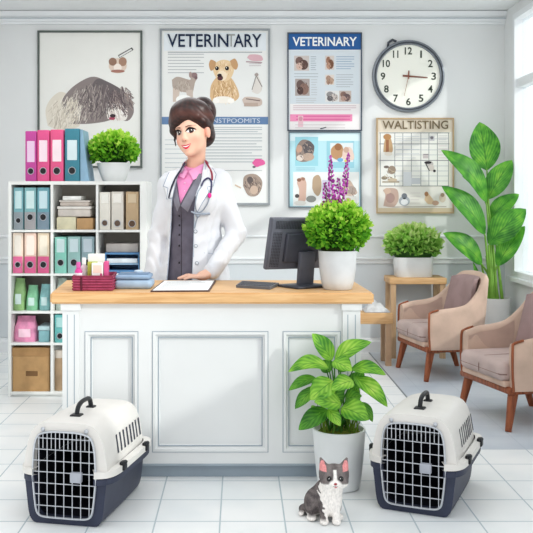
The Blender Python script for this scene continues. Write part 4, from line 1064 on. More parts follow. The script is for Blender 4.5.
# ------------------------------------------------------------------ armchairs (front = -Y)
M_out = mat('chair_fabric_out', (206, 178, 160), 0.85, 0.05, 7)
M_in = mat('chair_fabric_in', (158, 134, 132), 0.85, 0.06, 7)
M_seat = mat('chair_fabric_seat', (190, 170, 164), 0.85, 0.05, 7)
M_pipe = mat('chair_piping', (140, 114, 108), 0.8, 0.03)
def make_armchair(label, loc, rz):
    t = thing('armchair', label, 'armchair', loc, rz=rz, group='armchairs of the waiting area', local=True)
    half = [(-.280,-.215,.470,.0), (-.292,-.12,.492,.0), (-.294,-.02,.503,.0), (-.290,.06,.525,.006), (-.276,.125,.585,.02), (-.252,.172,.665,.045), (-.20,.200,.712,.062), (-.10,.212,.726,.07)]
    key = half + [(0,.215,.730,.072)] + [(-a, b_, c_, d_) for a, b_, c_, d_ in half[::-1]]
    pts = spline(key, 6); n = len(pts); th = .052; zb = .215
    V = []; Fc = []; K = 10
    for i, p in enumerate(pts):
        a, b = pts[max(0, i-1)], pts[min(n-1, i+1)]; tx, ty = b[0]-a[0], b[1]-a[1]; L = math.hypot(tx, ty)
        nx, ny = ty/L, -tx/L          # inward normal
        if nx*p[0]+ny*p[1] > 0: nx, ny = -nx, -ny
        zt, ln = p[2], p[3]
        # leaning out with height (towards +Y)
        sec = [(0, zb), (-.004, zb+.02), (-.006, (zb+zt)/2), (0, zt-.03), (.012, zt-.007), (th*.5, zt), (th-.012, zt-.007), (th, zt-.03), (th+.002, (zb+zt)/2), (th, zb)]
        for off, z in sec:
            f = (z-zb)/.5
            V.append((p[0]+nx*off, p[1]+ny*off+ln*f, z))
    for i in range(n-1):
        for k in range(K):
            q = (k+1) % K; Fc.append((i*K+k, (i+1)*K+k, (i+1)*K+q, i*K+q))
    Fc.append(tuple(range(K))); Fc.append(tuple((n-1)*K+k for k in range(K))[::-1])
    m = MB(); m.add(V, Fc); m.build('upholstered_shell', M_out, t, smooth=45, weld=True)
    # inner back pad
    m = MB(); V = []; Fc = []; nu, nv = 14, 10
    for i in range(nu+1):
        for j in range(nv+1):
            u, v = i/nu*2-1, j/nv
            x = u*(.205-.02*v); z = .375+v*.325-.02*abs(u)**4*v
            puff = .035*(1-abs(u)**4)*(1-abs(2*v-1)**4)
            V.append((x, .150+.070*v-puff-.012*u*u-.055*abs(u)**3, z))
    for i in range(nu):
        for j in range(nv): Fc.append((i*(nv+1)+j, (i+1)*(nv+1)+j, (i+1)*(nv+1)+j+1, i*(nv+1)+j+1))
    n0 = len(V); V += [(x, y+.03, z) for x, y, z in V]; Fc += [tuple(k+n0 for k in f)[::-1] for f in Fc]
    rim = [i*(nv+1) for i in range(nu+1)] + [nu*(nv+1)+j for j in range(1, nv+1)] + [i*(nv+1)+nv for i in range(nu-1, -1, -1)] + [j for j in range(nv-1, 0, -1)]
    Fc += [(rim[(k+1) % len(rim)], rim[k], rim[k]+n0, rim[(k+1) % len(rim)]+n0) for k in range(len(rim))]
    m.add(V, Fc); m.build('back_cushion', M_in, t, smooth=60)
    for s_ in (-1, 1):  # lining of the arms
        m = MB()
        q = spline([(s_*.229,-.20,.462), (s_*.239,-.12,.482), (s_*.239,.0,.497), (s_*.230,.10,.545)], 6)
        V = []
        for p in q: V += [(p[0]-s_*.0, p[1], p[2]-.022), (p[0]-s_*.0, p[1], .34)]
        fc = [(2*i, 2*i+1, 2*i+3, 2*i+2) if s_ > 0 else (2*i+2, 2*i+3, 2*i+1, 2*i) for i in range(len(q)-1)]
        m.add(V, fc)
        m.build('arm_lining', mat('chair_fabric_arm', (196, 168, 154), 0.85, 0.05, 7), t, smooth=45)
    m = MB(); m.rbox(-.235, .235, -.262, .16, .258, .366, .035, 5); m.build('seat_cushion', M_seat, t)
    m = MB(); m.tube([(-.236, -.225, .30), (-.225, -.259, .30), (.225, -.259, .30), (.236, -.225, .30)], .004, 6); m.tube([(0, -.2635, .28), (0, -.265, .315), (0, -.255, .347), (0, -.227, .3655), (0, .08, .368)], .0022, 6)
    m.build('piping', M_pipe, t)
    m = MB(); m.rbox(-.280, .280, -.235, .205, .196, .234, .012, 3); m.build('base_rail', M_walnut, t)
    m = MB(); m.rbox(-.238, .238, -.242, .16, .230, .264, .01, 3); m.build('seat_base', M_out, t)
    for s_ in (-1, 1):
        m = MB(); m.tube(spline([(s_*.284,-.214,.215), (s_*.286,-.222,.32), (s_*.283,-.220,.445), (s_*.272,-.206,.470), (s_*.274,-.15,.487)], 5), .0075, 8)
        m.build('arm_trim', M_walnut, t)
    for s_ in (-1, 1):
        m = MB(); m.tube([(s_*.24, -.19, .21), (s_*.264, -.235, 0)], [.029, .017], 12); m.build('leg', M_walnut, t)
        m = MB(); m.tube([(s_*.22, .15, .21), (s_*.245, .225, 0)], [.029, .017], 12); m.build('leg', M_walnut, t)
    return t
A1 = (1.45, 6.42, 0); RZ = math.radians(-79)
chair = make_armchair('taupe armchair with walnut legs beside the large-leaved plant', A1, RZ)
dup(chair, (1.60, 5.11, 0), math.radians(-76), 'taupe armchair with walnut legs nearest the right-hand pet carrier')

# ------------------------------------------------------------------ tall plant with paddle leaves
DPL = 6.98; c = Vector((PX(494.5, DPL), DPL, 0)); s = DPL/F
t = thing('tall_plant', 'tall plant with broad paddle leaves in a white pot behind the armchair', 'plant', c)
hp = PZ(297.5, DPL)
MB().lathe([(.085, 0), (.095, .006), (.112, hp*.6), (.120, hp-.006), (.120, hp), (.110, hp), (.106, hp-.03), (.001, hp-.03)], c, 40).build('pot', mat('pot_tall_white', (236, 236, 234), 0.4, 0.02, 6), t, smooth=50)
m = MB(); m.lathe([(.105, hp-.032), (.09, hp-.02), (.001, hp-.016)], c, 24, (84, 66, 48)); m.build('soil', attr_mat('soil', 0.9, .1, .3, 60), t, smooth=40)
M_pad = leaf_mat('paddle_leaf', (152, 206, 72), (88, 164, 52), (40, 108, 36), 24, 1.3)
M_stem = mat('plant_stem', (120, 168, 66), 0.5, 0.06, 10)
L = [ # base, tip, width px, depth shift base, tip, normal, arch
 ((487,170),(479.5,122),29,.06,.02,(-.1,-.9,.35),.05),
 ((486.5,202),(441,150),24,.0,-.06,(.25,-.85,.5),.14),
 ((485,234),(441.5,186),25,-.04,-.10,(.3,-.85,.45),.10),
 ((482,264),(443,233),23,-.02,-.09,(.3,-.85,.5),.10),
 ((488,199),(512,160),22,.02,.03,(-.35,-.85,.4),.08),
 ((488.5,221),(519,194),18,.04,.02,(-.3,-.8,.5),.12),
 ((488.5,244),(526,209),27,-.03,-.09,(-.25,-.85,.45),.08),
 ((497,266),(525,226),19,-.05,-.10,(-.4,-.8,.45),.08),
 ((486,190),(462,176),13,.06,.06,(.2,-.8,.5),.1),
]
rs = random.Random(4)
for b, tp, w_, db, dt, nv, ar in L:
    B_, T_ = P(b[0], b[1], DPL+db), P(tp[0], tp[1], DPL+dt)
    root = Vector((c.x+rs.uniform(-.04, .03), c.y+rs.uniform(-.04, .04), hp-.02))
    m = MB(); m.tube([root, root*.6+B_*.4+Vector((.0, 0, .06)), B_*.97+root*.03, B_+(T_-B_)*.05], [.013, .011, .007, .004], 8); m.build('stem', M_stem, t)
    m = MB(); leaf_shape(m, B_, T_, w_*s*1.08, nv, ar, .10, 16, 8, .9, wave=.03)
    m.build('leaf', M_pad, t, smooth=180)
for k in range(4):
    root = Vector((c.x-.05+.035*k, c.y-.02, hp-.02)); top = Vector((PX(481+5*k, DPL), DPL, PZ(262-6*k, DPL)))
    m = MB(); m.tube([root, (root+top)/2, top], [.014, .011, .006], 8); m.build('stem', M_stem, t)
m = MB(); leaf_shape(m, P(479, 296, DPL-.06), P(473, 262, DPL-.08), 7*s, (.2,-.9,.3), .05, .3); m.build('leaf', M_pad, t, smooth=180)
# ================================================================== potted plant before the desk
DP = 3.87; c = Vector((PX(339, DP), DP, 0)); s = DP/F
t = thing('potted_plant', 'leafy light green potted plant in a white pot in front of the desk', 'plant', c)
hp = PZ(428, DP)
MB().lathe([(.076, 0), (.086, .004), (.094, .03), (.106, hp*.55), (.114, hp-.006), (.114, hp), (.106, hp), (.103, hp-.022), (.001, hp-.022)], c, 48).build('pot', mat('pot_floor_white', (232, 235, 236), 0.38, 0.02, 6), t, smooth=50)
m = MB(); m.lathe([(.103, hp-.026), (.08, hp-.008), (.001, hp+.004)], c, 32, (104, 112, 44)); m.build('soil', attr_mat('soil', 0.9, .1, .3, 60), t, smooth=40)
M_hosta = leaf_mat('broad_leaf', (200, 232, 104), (140, 200, 62), (64, 136, 38), 15, 1.0)
M_hosta_d = leaf_mat('broad_leaf_dark', (142, 200, 70), (92, 160, 48), (44, 106, 28), 15, 1.0)
Ls = [ # base, tip, width, D base, D tip, arch, normal, dark
 ((332,360),(312,333.5),18,.02,.03,.05,(.35,-.85,.4),0), ((335,361),(371.5,342),17,.0,-.02,.16,(-.2,-.75,.65),0),
 ((328.5,368),(288,372),17,-.02,-.04,.24,(.1,-.6,.8),0), ((351,369),(386,375),15,-.03,-.06,.16,(0,-.65,.75),0),
 ((354,377),(387.5,407),17,-.04,-.12,.10,(.2,-.75,.65),0), ((333,381),(310,400),21,-.08,-.14,.10,(-.1,-.85,.5),0),
 ((353,381),(331,390),16,-.09,-.14,.14,(0,-.75,.65),0), ((314,389),(295,409),12,-.02,-.06,.10,(-.2,-.8,.5),1),
 ((316,378),(288.5,390.5),11,.0,-.03,.16,(.1,-.7,.7),1), ((328,410),(298.5,430),17,-.08,-.12,.12,(.1,-.75,.65),1),
 ((341,404),(314,402),17,-.12,-.16,.10,(0,-.8,.6),0), ((341,408),(369,420),22,-.11,-.16,.12,(.1,-.75,.65),0),
 ((362,402),(372.5,422),9,-.06,-.09,.05,(.2,-.8,.5),1), ((328.5,409),(340.5,426),11,-.13,-.17,.06,(0,-.9,.4),0),
 ((333,361),(352,371),16,-.05,-.10,.10,(0,-.75,.65),0), ((330,372),(322,360),14,.02,.03,.05,(0,-.85,.5),1), ((350,388),(364,372),15,.02,.02,.05,(0,-.85,.5),1),
 ((345,400),(362,396),14,-.04,-.08,.1,(0,-.75,.65),1), ((320,398),(306,388),13,.02,.02,.08,(.1,-.8,.6),1), ((340,372),(346,354),15,.03,.05,.04,(0,-.9,.4),1),
 ((334,398),(342,382),16,-.02,-.06,.06,(0,-.85,.5),1), ((352,402),(358,386),14,-.01,-.04,.06,(-.2,-.85,.5),1), ((318,408),(312,414),10,-.07,-.10,.1,(0,-.8,.6),0),
]
rs = random.Random(11)
for b, tp, w_, db, dt, ar, nv, dk in Ls:
    B_, T_ = P(b[0], b[1], DP+db), P(tp[0], tp[1], DP+dt)
    root = Vector((c.x+rs.uniform(-.05, .05), c.y+rs.uniform(-.05, .03), hp-.02))
    m = MB(); m.tube([root, root*.45+B_*.55+Vector((0, 0, .01)), B_+(T_-B_)*.06], [.004, .0035, .0025], 6); m.build('stem', M_hosta_d, t)
    m = MB(); leaf_shape(m, B_, T_, w_*s*1.12, nv, ar, .14, 14, 8, .8, wave=.04)
    m.build('leaf', M_hosta_d if dk else M_hosta, t, smooth=180)
m = MB(); rs = random.Random(3)
for k in range(46):
    a = rs.uniform(0, 2*PI); r = rs.uniform(.01, .09); p = c+Vector((r*math.cos(a), r*math.sin(a), hp-.02))
    q = p+Vector((rs.uniform(-.03, .03), rs.uniform(-.03, .02), rs.uniform(.05, .13)))
    m.tube([p, (p+q)/2, q], [.004, .003, .0015], 5, rs.choice([(96,134,44),(70,112,34),(128,160,60)]))
m.build('young_shoots', small_leaf_mat(), t, smooth=60)

# ================================================================== pet carriers (front = -Y, local)
M_lt = mat('carrier_shell', (224, 221, 216), 0.5, 0.02, 6)
M_dk = mat('carrier_tub', (52, 57, 76), 0.5, 0.06, 10)
M_dark_in = mat('carrier_dark_inside', (24, 26, 36), 0.8, 0.05, 8)  # near-black tone standing in for shade inside the carrier
M_wire = mat('carrier_wire', (196, 200, 206), 0.35, 0.02, metal=0.4)
def make_carrier(label, loc, rz):
    t = thing('pet_carrier', label, 'carrier', loc, rz=rz, group='pet carriers on the floor', local=True)
    up = spline([(.172,.20), (.166,.255), (.156,.31), (.142,.355), (.118,.386), (.085,.398), (.045,.401), (0,.402)], 3)
    up = [tuple(p) for p in up]; up = up + [(-x, z) for x, z in up[::-1][1:]]
    lo = spline([(.168,.19), (.160,.12), (.150,.04), (.138,.012), (.118,.0), (.06,.0), (0,0)], 3)
    lo = [tuple(p) for p in lo]; lo = lo + [(-x, z) for x, z in lo[::-1][1:]]
    y0, y1 = -.225, .225
    def shell(outl, base_z, name, mt, sc=1.0, inset=0.0):
        m = MB(); n = len(outl); V = []; Fc = []
        ys = [y0+inset, y0+.02, y0+.06, -.10, .05, .14, .185, .21, y1-inset]
        fx = [1, 1, 1, 1, .99, .97, .93, .87, .76]; fz = [.985, .992, 1, 1.0, .995, .98, .95, .90, .80]
        for y, a, b in zip(ys, fx, fz):
            if base_z < .1: a, b = 1-(1-a)*.45, 1.0
            for x, z in outl: V.append((x*a*sc, y, (base_z+(z-base_z)*b*sc) if base_z > .1 else (z if z > .15 or sc == 1 else max(z, .006))))
        for i in range(len(ys)-1):
            for k in range(n-1): Fc.append((i*n+k, i*n+k+1, (i+1)*n+k+1, (i+1)*n+k))
        Fc.append(tuple((len(ys)-1)*n+k for k in range(n)))
        m.add(V, Fc); return m.build(name, mt, t, smooth=40, weld=True)
    shell(up, .20, 'upper_shell', M_lt); shell(lo, .0, 'lower_tub', M_dk)
    shell(up, .20, 'upper_inside_shade', M_dark_in, .975, .012); shell(lo, .0, 'lower_inside_shade', M_dark_in, .975, .012)  # inner shells with the interior shade put into their colour
    # front rings round the door opening
    ud = spline([(.128,.20), (.126,.25), (.122,.30), (.112,.338), (.094,.356), (.06,.364), (.03,.366), (0,.366)], 3); ud = [tuple(p) for p in ud]; ud = ud+[(-x, z) for x, z in ud[::-1][1:]]
    ld = spline([(.128,.19), (.122,.12), (.114,.06), (.104,.040), (.085,.032), (.04,.03), (0,.03)], 3); ld = [tuple(p) for p in ld]; ld = ld+[(-x, z) for x, z in ld[::-1][1:]]
    for outl, inn_, nm, mt, bz in ((up, ud, 'front_frame', M_lt, .2), (lo, ld, 'lower_front_frame', M_dk, 0)):
        m = MB(); n = len(outl)
        o1 = [(x, y0, (bz+(z-bz)*.985) if bz else z) for x, z in outl]; i1 = [(x, y0-.004, z) for x, z in inn_]; i2 = [(x, y0+.02, z) for x, z in inn_]
        m.add(o1+i1+i2, [(k, k+1, n+k+1, n+k) for k in range(n-1)]+[(n+k, n+k+1, 2*n+k+1, 2*n+k) for k in range(n-1)])
        m.build(nm, mt, t, smooth=40, weld=True)
    # joint band
    def band(z0, z1, g, name, mt):
        m = MB(); N = 48; V = []; Fc = []
        ring = []
        for k in range(N):
            th = 2*PI*k/N; cs, sn = math.cos(th), math.sin(th)
            ring.append((math.copysign(abs(cs)**.35, cs), math.copysign(abs(sn)**.35, sn)))
        prof = [(.0, z0), (g, z0+.004), (g, z1-.004), (.0, z1)]
        for d, z in prof:
            for a, b in ring: V.append((a*(.174+d), b*(.224+d), z))
        keep = lambda k: not (ring[k][1] < -.985 and abs(ring[k][0]) < .80)
        for i in range(3):
            for k in range(N):
                if keep(k) or keep((k+1) % N): Fc.append((i*N+k, i*N+(k+1) % N, (i+1)*N+(k+1) % N, (i+1)*N+k))
        m.add(V, Fc); m.build(name, mt, t, smooth=40)
    band(.190, .222, .026, 'upper_lip', M_lt); band(.162, .192, .021, 'lower_lip', M_dk)
    # wire door
    d = MB(); yw = y0-.012
    def width_at(z):
        src = ud if z > .195 else ld
        best = min((abs(p[1]-z), p[0]) for p in src if p[0] >= 0); return best[1]
    loop = [(x, yw, z) for x, z in ud] + [(x, yw, z) for x, z in ld[::-1]]
    d.tube(loop+[loop[0]], .0045, 6, caps=False)
    for k in range(7):
        z = .075+k*.044
        if z < .36: w_ = width_at(z); d.tube([(-w_, yw, z), (w_, yw, z)], .0021, 5)
    for k in range(-3, 4):
        x = k*.034
        zt = max([z for xx, z in ud if xx >= abs(x)] or [.35]); zb = min([z for xx, z in ld if xx >= abs(x)] or [.05])
        d.tube([(x, yw-.001, zb), (x, yw-.001, zt)], .0021, 5)
    for k in range(-7, 8):
        x = k*.017
        if k % 2: d.tube([(x, yw-.001, .30), (x, yw-.001, max([z for xx, z in ud if xx >= abs(x)] or [.34]))], .0019, 5)
    dm = d.build('wire_door', M_wire, t, smooth=60)
    m = MB(); m.rbox(.03, .075, yw-.016, yw+.004, .175, .215, .004, 2); m.build('door_latch', mat('latch_grey', (168, 172, 182), .45, .03), dm)
    # hinges
    for x in (-.088, .088):
        m = MB(); m.ball((x, y0-.008, .372), (.009, .006, .009), 10, 8); m.build('hinge', mat('chrome', (190,194,200)), t)
    # handle
    h = MB(); z0 = .400
    h.tube(spline([(0, -.125, z0), (0, -.112, z0+.030), (0, -.085, z0+.044), (0, -.045, z0+.046), (0, -.01, z0+.042), (0, .005, z0+.024), (0, .012, z0)], 4), .0095, 10)
    h.rbox(-.022, .022, -.145, -.105, z0-.006, z0+.008, .005, 2); h.rbox(-.018, .018, -.004, .028, z0-.006, z0+.007, .005, 2)
    h.build('handle', M_black, t)
    # side vents
    def xs_at(z): return min((abs(p[1]-z), p[0]) for p in up if p[0] >= 0)[1]
    for s_ in (-1, 1):
        m = MB()
        for k in range(8):
            y = -.115+k*.036; a = 1.0 if y < .05 else (.99 if y < .1 else .975)
            za, zb = .255, .325; e = .0015
            V = []
            for (dy, z) in ((0, za), (.015, za), (.024, zb), (.009, zb)):
                V.append((s_*(xs_at(z)*a+e), y+dy, z))
            m.add(V, [(0,1,2,3) if s_ > 0 else (3,2,1,0)])
        m.build('side_vent', mat('vent_slot', (58, 60, 72), .7, .02), t, smooth=0)
        for y in (-.13, .12):
            m = MB(); m.rbox(s_*.196-.012, s_*.196+.012, y-.016, y+.016, .196, .232, .006, 2); m.ball((s_*.200, y, .226), (.011, .02, .009), 10, 6)
            m.build('clip', M_black, t)
    return t
car = make_carrier('grey and navy pet carrier on the floor at the left end of the desk', (-.615, 3.67, 0), math.radians(-12))
car.scale = (1, 1.12, .975)
dup(car, (.79, 3.78, 0), math.radians(-24), 'grey and navy pet carrier on the floor beside the kitten and armchairs')

# ================================================================== kitten
kc = Vector((PX(330, 3.46), 3.46, 0))
def K(x, y, z): return (kc.x+x, kc.y+y, z)
rot_head = Euler((0, math.radians(3), 0)).to_matrix()
body = [(ell(K(.002,.012,.088), (.047,.046,.074)), .01, 1), (ell(K(-.016,.055,.082), (.046,.055,.064)), .03, 1), (ell(K(-.036,.09,.052), (.056,.058,.052)), .03, 1),
        (ell(K(-.066,.062,.040), (.028,.05,.040)), .015, 1), (ell(K(.026,.07,.040), (.026,.05,.038)), .015, 1),
        (ell(K(-.070,.012,.012), (.019,.028,.012)), .008, 1), (ell(K(.036,.016,.012), (.018,.026,.012)), .008, 1),
        (cap(K(-.026,-.012,.07), K(-.026,-.028,.014), .019, .014), .012, 1), (cap(K(.020,-.012,.07), K(.022,-.028,.014), .019, .014), .012, 1),
        (ell(K(-.026,-.036,.011), (.017,.022,.011)), .006, 1), (ell(K(.022,-.036,.011), (.017,.022,.011)), .006, 1),
        (cap(K(-.060,.13,.022), K(-.098,.10,.016), .015, .013), .015, 1), (cap(K(-.098,.10,.016), K(-.108,.055,.013), .013, .010), .012, 1),
        (ell(K(.008,-.002,.135), (.042,.038,.032)), .02, 1)]
H = kc+Vector((.014, -.014, .176))
def HH(x, y, z): return tuple(H+Vector((x, y, z)))
body += [(ell(HH(0,.004,.004), (.058,.048,.045)), .012, 1), (ell(HH(-.026,-.018,-.016), (.027,.026,.020)), .012, 1), (ell(HH(.026,-.018,-.016), (.027,.026,.020)), .012, 1),
         (ell(HH(0,-.040,-.014), (.019,.016,.014)), .010, 1), (ell(HH(0,-.032,-.027), (.014,.014,.009)), .008, 1),
         (cap(HH(-.034,.006,.026), HH(-.050,.010,.068), .024, .005), .008, 1), (cap(HH(.034,.006,.026), HH(.050,.010,.068), .024, .005), .008, 1)]
V, Fc = sdf_grid(body, 0.0026)
def kcol(V):
    x, y, z = V[:,0]-kc.x, V[:,1]-kc.y, V[:,2]
    hx, hy, hz = V[:,0]-H.x, V[:,1]-H.y, V[:,2]-H.z
    g = np.array(lin((128,120,118))[:3]); d = np.array(lin((78,72,74))[:3]); w_ = np.array(lin((246,241,236))[:3]); cr = np.array(lin((214,196,182))[:3])
    st = np.clip(.55+.30*np.sin(75*y+30*x+3*np.sin(70*z)+2*np.sin(90*x))+rng.uniform(-.35,.35,len(V)), 0, 1)
    c = g[None]*(1-st[:,None])+d[None]*st[:,None]
    jt = .0035*np.sin(260*x+180*z)+.003*np.sin(410*z-150*y)
    def mixin(c, m, col): m = np.clip(m, 0, 1)[:,None]; return c*(1-m)+col[None]*m
    chest = (y+jt < .022) & (z < .165) & (x+jt > -.034-.25*(z-.08))
    c = mixin(c, chest*1.0, w_)
    c = mixin(c, np.clip((.024-z)/.008, 0, 1)*(y < .06), w_)
    head = z > .140
    hs = (0.5+0.5*np.sin(150*np.abs(hx)+40*hz))*rng.uniform(.5, 1, len(V))
    hc = g[None]*(1-hs[:,None]*.8)+d[None]*hs[:,None]*.8
    c = np.where((head & (hz > -.018))[:,None], hc, c)
    muz = 1.2-np.hypot(hx/.024, (hz+.022)/.022); blz = 1-np.abs(hx)/(.0075+.1*np.maximum(0, .02-hz)); 
    c = mixin(c, (head & (hy < -.01))*np.clip(muz*4, 0, 1), w_)
    c = mixin(c, (head & (hy < -.0) & (hz < .036))*np.clip(blz*3, 0, 1), w_)
    chk = (head & (hz < -.012) & (hy < .02)); c = mixin(c, chk*np.clip((-.012-hz)/.012, 0, 1), w_)
    for sgn in (-1, 1):
        ex, ez = hx-sgn*.044, hz-.045
        e = (hy < .007) & (np.abs(ex-sgn*.06*(ez)) < .0125-.42*np.maximum(0, ez-.0)*1.0) & (ez > -.018) & (ez < .018)
        c = np.where(e[:,None], np.array(lin((228,150,150))[:3])[None], c)
    return c
t = thing('kitten', 'grey and white kitten sitting on the tiles before the potted plant', 'cat', kc)
finish('body', np_mesh('kitten_body', V, Fc, kcol), attr_mat('fur', .9, .1, .16, 160, (1, 1, .5)), t, None, 180)
def hproj(hx_, hz_):
    p = np.array([[H.x+hx_, kc.y-.12, H.z+hz_]])
    for _ in range(60): p[:,1] += np.clip(sdf_points(body, p), -.02, .02)*.8
    return Vector(p[0])
for sgn in (-1, 1):
    p = hproj(sgn*.0215, .004)
    m = MB(); m.ball(p+Vector((0,.002,0)), (.0108,.006,.0115), 16, 10, (22,18,20)); m.ball(p+Vector((-.002,-.0035,.003)), (.0016,.0012,.0016), 8, 6, (250,250,250))  # white dot is a painted glint
    m.build('eye', attr_mat('eye_gloss', .15, .5), t, smooth=180)
p = hproj(0, -.011); m = MB(); m.ball(p+Vector((0,.001,0)), (.0062,.004,.0048), 12, 8, (160,58,64)); m.build('nose', attr_mat('eye_soft', .5, .3), t, smooth=180)
p = hproj(.001, -.024); m = MB(); m.ball(p+Vector((0,.001,0)), (.0055,.003,.0030), 10, 6, (214,110,118)); m.tube([hproj(-.010,-.021)+Vector((0,-.0006,0)), hproj(0,-.0195)+Vector((0,-.0006,0)), hproj(.010,-.021)+Vector((0,-.0006,0))], .0008, 5, (120,84,80)); m.build('mouth', attr_mat('eye_soft', .5, .3), t, smooth=180)
m = MB()
for sgn in (-1, 1):
    for k in range(3):
        a = hproj(sgn*.014, -.014-.003*k); m.tube([a, a+Vector((sgn*.022, -.008, .003-.004*k)), a+Vector((sgn*.042, -.006, .001-.009*k))], [.0004,.00035,.0002], 4, (244,244,240))
m.build('whiskers', attr_mat('eye_soft', .5, .3), t)
# ================================================================== the woman
WC = Vector((-.242, 4.77, 0))
person = thing('person', 'smiling dark-haired woman in a white coat standing behind the desk', 'person', WC)
SC = 1.05
HM = Matrix.Translation((-.2545, 4.745, 1.5945)) @ Euler((0, math.radians(-9), 0)).to_matrix().to_4x4() @ Euler((0, 0, math.radians(-25))).to_matrix().to_4x4() @ Matrix.Diagonal((SC, SC, SC, 1))
HR = np.array(HM.to_3x3())/SC
def hp_(p): return np.array(HM @ Vector(p))
def hell(c, r): return ell(hp_(c), np.array(r)*SC, HR)
def hcap(a, b, ra, rb): return cap(hp_(a), hp_(b), ra*SC, rb*SC)
face_spec = [('e', (0,.022,.045), (.084,.096,.086), .01), ('e', (0,-.008,-.022), (.0715,.078,.080), .03), ('e', (0,-.030,-.068), (.047,.050,.042), .03),
             ('e', (0,-.066,-.101), (.016,.016,.014), .03), ('e', (-.036,-.048,-.034), (.026,.026,.026), .02), ('e', (.036,-.048,-.034), (.026,.026,.026), .02),
             ('c', (0,-.082,.012), (0,-.094,-.028), .0065, .0095, .016), ('e', (-.010,-.086,-.033), (.007,.008,.006), .008), ('e', (.010,-.086,-.033), (.007,.008,.006), .008),
             ('c', (-.040,-.070,.030), (.040,-.070,.030), .010, .010, .02)]
def spec(fn_e, fn_c):
    out = []
    for q in face_spec:
        if q[0] == 'e': out.append((fn_e(q[1], q[2]), q[3], 1))
        else: out.append((fn_c(q[1], q[2], q[3], q[4]), q[5], 1))
    return out
head_local = spec(ell, cap) + [(ell((-.034,-.094,.006), (.017,.012,.011)), .014, -1), (ell((.034,-.094,.006), (.017,.012,.011)), .014, -1)]
head_world = spec(hell, hcap) + [(hell((-.034,-.094,.006), (.017,.012,.011)), .014, -1), (hell((.034,-.094,.006), (.017,.012,.011)), .014, -1),
             (hell((.086,.006,-.004), (.012,.020,.034)), .008, 1), (hell((-.082,.016,-.004), (.010,.020,.031)), .008, 1)]

def torso(d):
    return [(ell((-.239,4.765,1.235), (.138+d,.098+d,.150+d)), .05, 1), (ell((-.243,4.765,1.02), (.118+d,.088+d,.16+d)), .06, 1), (ell((-.244,4.77,.83), (.150+d,.105+d,.150+d)), .06, 1),
            (cap((-.362,4.77,1.322), (-.122,4.77,1.336), .045+d, .045+d), .05, 1),
            (ell((-.285,4.700,1.235), (.056+d*.6,.05+d,.056+d*.6)), .05, 1), (ell((-.205,4.700,1.24), (.056+d*.6,.05+d,.056+d*.6)), .05, 1)]
ARM_R = [(-.112,4.765,1.325), (-.018,4.73,1.062), (-.140,4.565,.880)]
ARM_L = [(-.368,4.775,1.312), (-.440,4.80,1.050), (-.468,4.745,.800)]
neck = [(cap((-.240,4.785,1.34), tuple(hp_((0,.030,-.075))), .052, .046), .03, 1)]
body = torso(0) + neck + head_world
for a in (ARM_R, ARM_L):
    body += [(cap(a[0], a[1], .046, .037), .03, 1), (cap(a[1], a[2], .037, .025), .012, 1)]
# legs and feet
for s_ in (-1, 1):
    h = (-.244+.078*s_, 4.775, .80); k = (-.244+.085*s_, 4.77, .46); an = (-.244+.088*s_, 4.79, .085)
    body += [(cap(h, k, .085, .056), .04, 1), (cap(k, an, .054, .034), .02, 1), (cap(an, (-.244+.098*s_, 4.68, .030), .034, .024), .02, 1)]
def hand_prims(wrist, palm, R, fingers, thumb):
    out = [(cap(wrist, palm, .024, .024), .02, 1), (ell(palm, (.044,.036,.0155), R), .02, 1)]
    for f in fingers:
        out += [(cap(f[0], f[1], .0088, .0080), .006, 1), (cap(f[1], f[2], .0080, .0066), .004, 1)]
    out += [(cap(thumb[0], thumb[1], .012, .0095), .012, 1), (cap(thumb[1], thumb[2], .0095, .0072), .005, 1)]
    return out
zc = ZT+.0075
RH = Euler((0, math.radians(-10), math.radians(6))).to_matrix()
body += hand_prims((-.140,4.565,.880), (-.188,4.540,zc+.020), RH,
    [((-.225,4.556,zc+.018), (-.262,4.562,zc+.021), (-.300,4.558,zc+.007)), ((-.230,4.541,zc+.018), (-.270,4.543,zc+.022), (-.312,4.538,zc+.007)),
     ((-.227,4.526,zc+.017), (-.264,4.523,zc+.020), (-.303,4.516,zc+.007)), ((-.219,4.512,zc+.015), (-.250,4.504,zc+.017), (-.279,4.497,zc+.006))],
    ((-.172,4.566,zc+.016), (-.205,4.586,zc+.012), (-.236,4.585,zc+.008)))
RL = Euler((0, math.radians(88), math.radians(20))).to_matrix()
body += hand_prims((-.468,4.745,.800), (-.460,4.735,.735), RL,
    [((-.446,4.712,.700), (-.444,4.700,.662), (-.446,4.705,.628)), ((-.450,4.730,.696), (-.448,4.722,.652), (-.449,4.728,.616)),
     ((-.454,4.747,.697), (-.453,4.744,.656), (-.453,4.750,.622)), ((-.457,4.762,.701), (-.457,4.765,.668), (-.456,4.770,.642))],
    ((-.440,4.712,.765), (-.428,4.692,.735), (-.424,4.686,.708)))
V, Fc = sdf_grid(body, 0.0042)
HMi = np.array(HM.inverted())
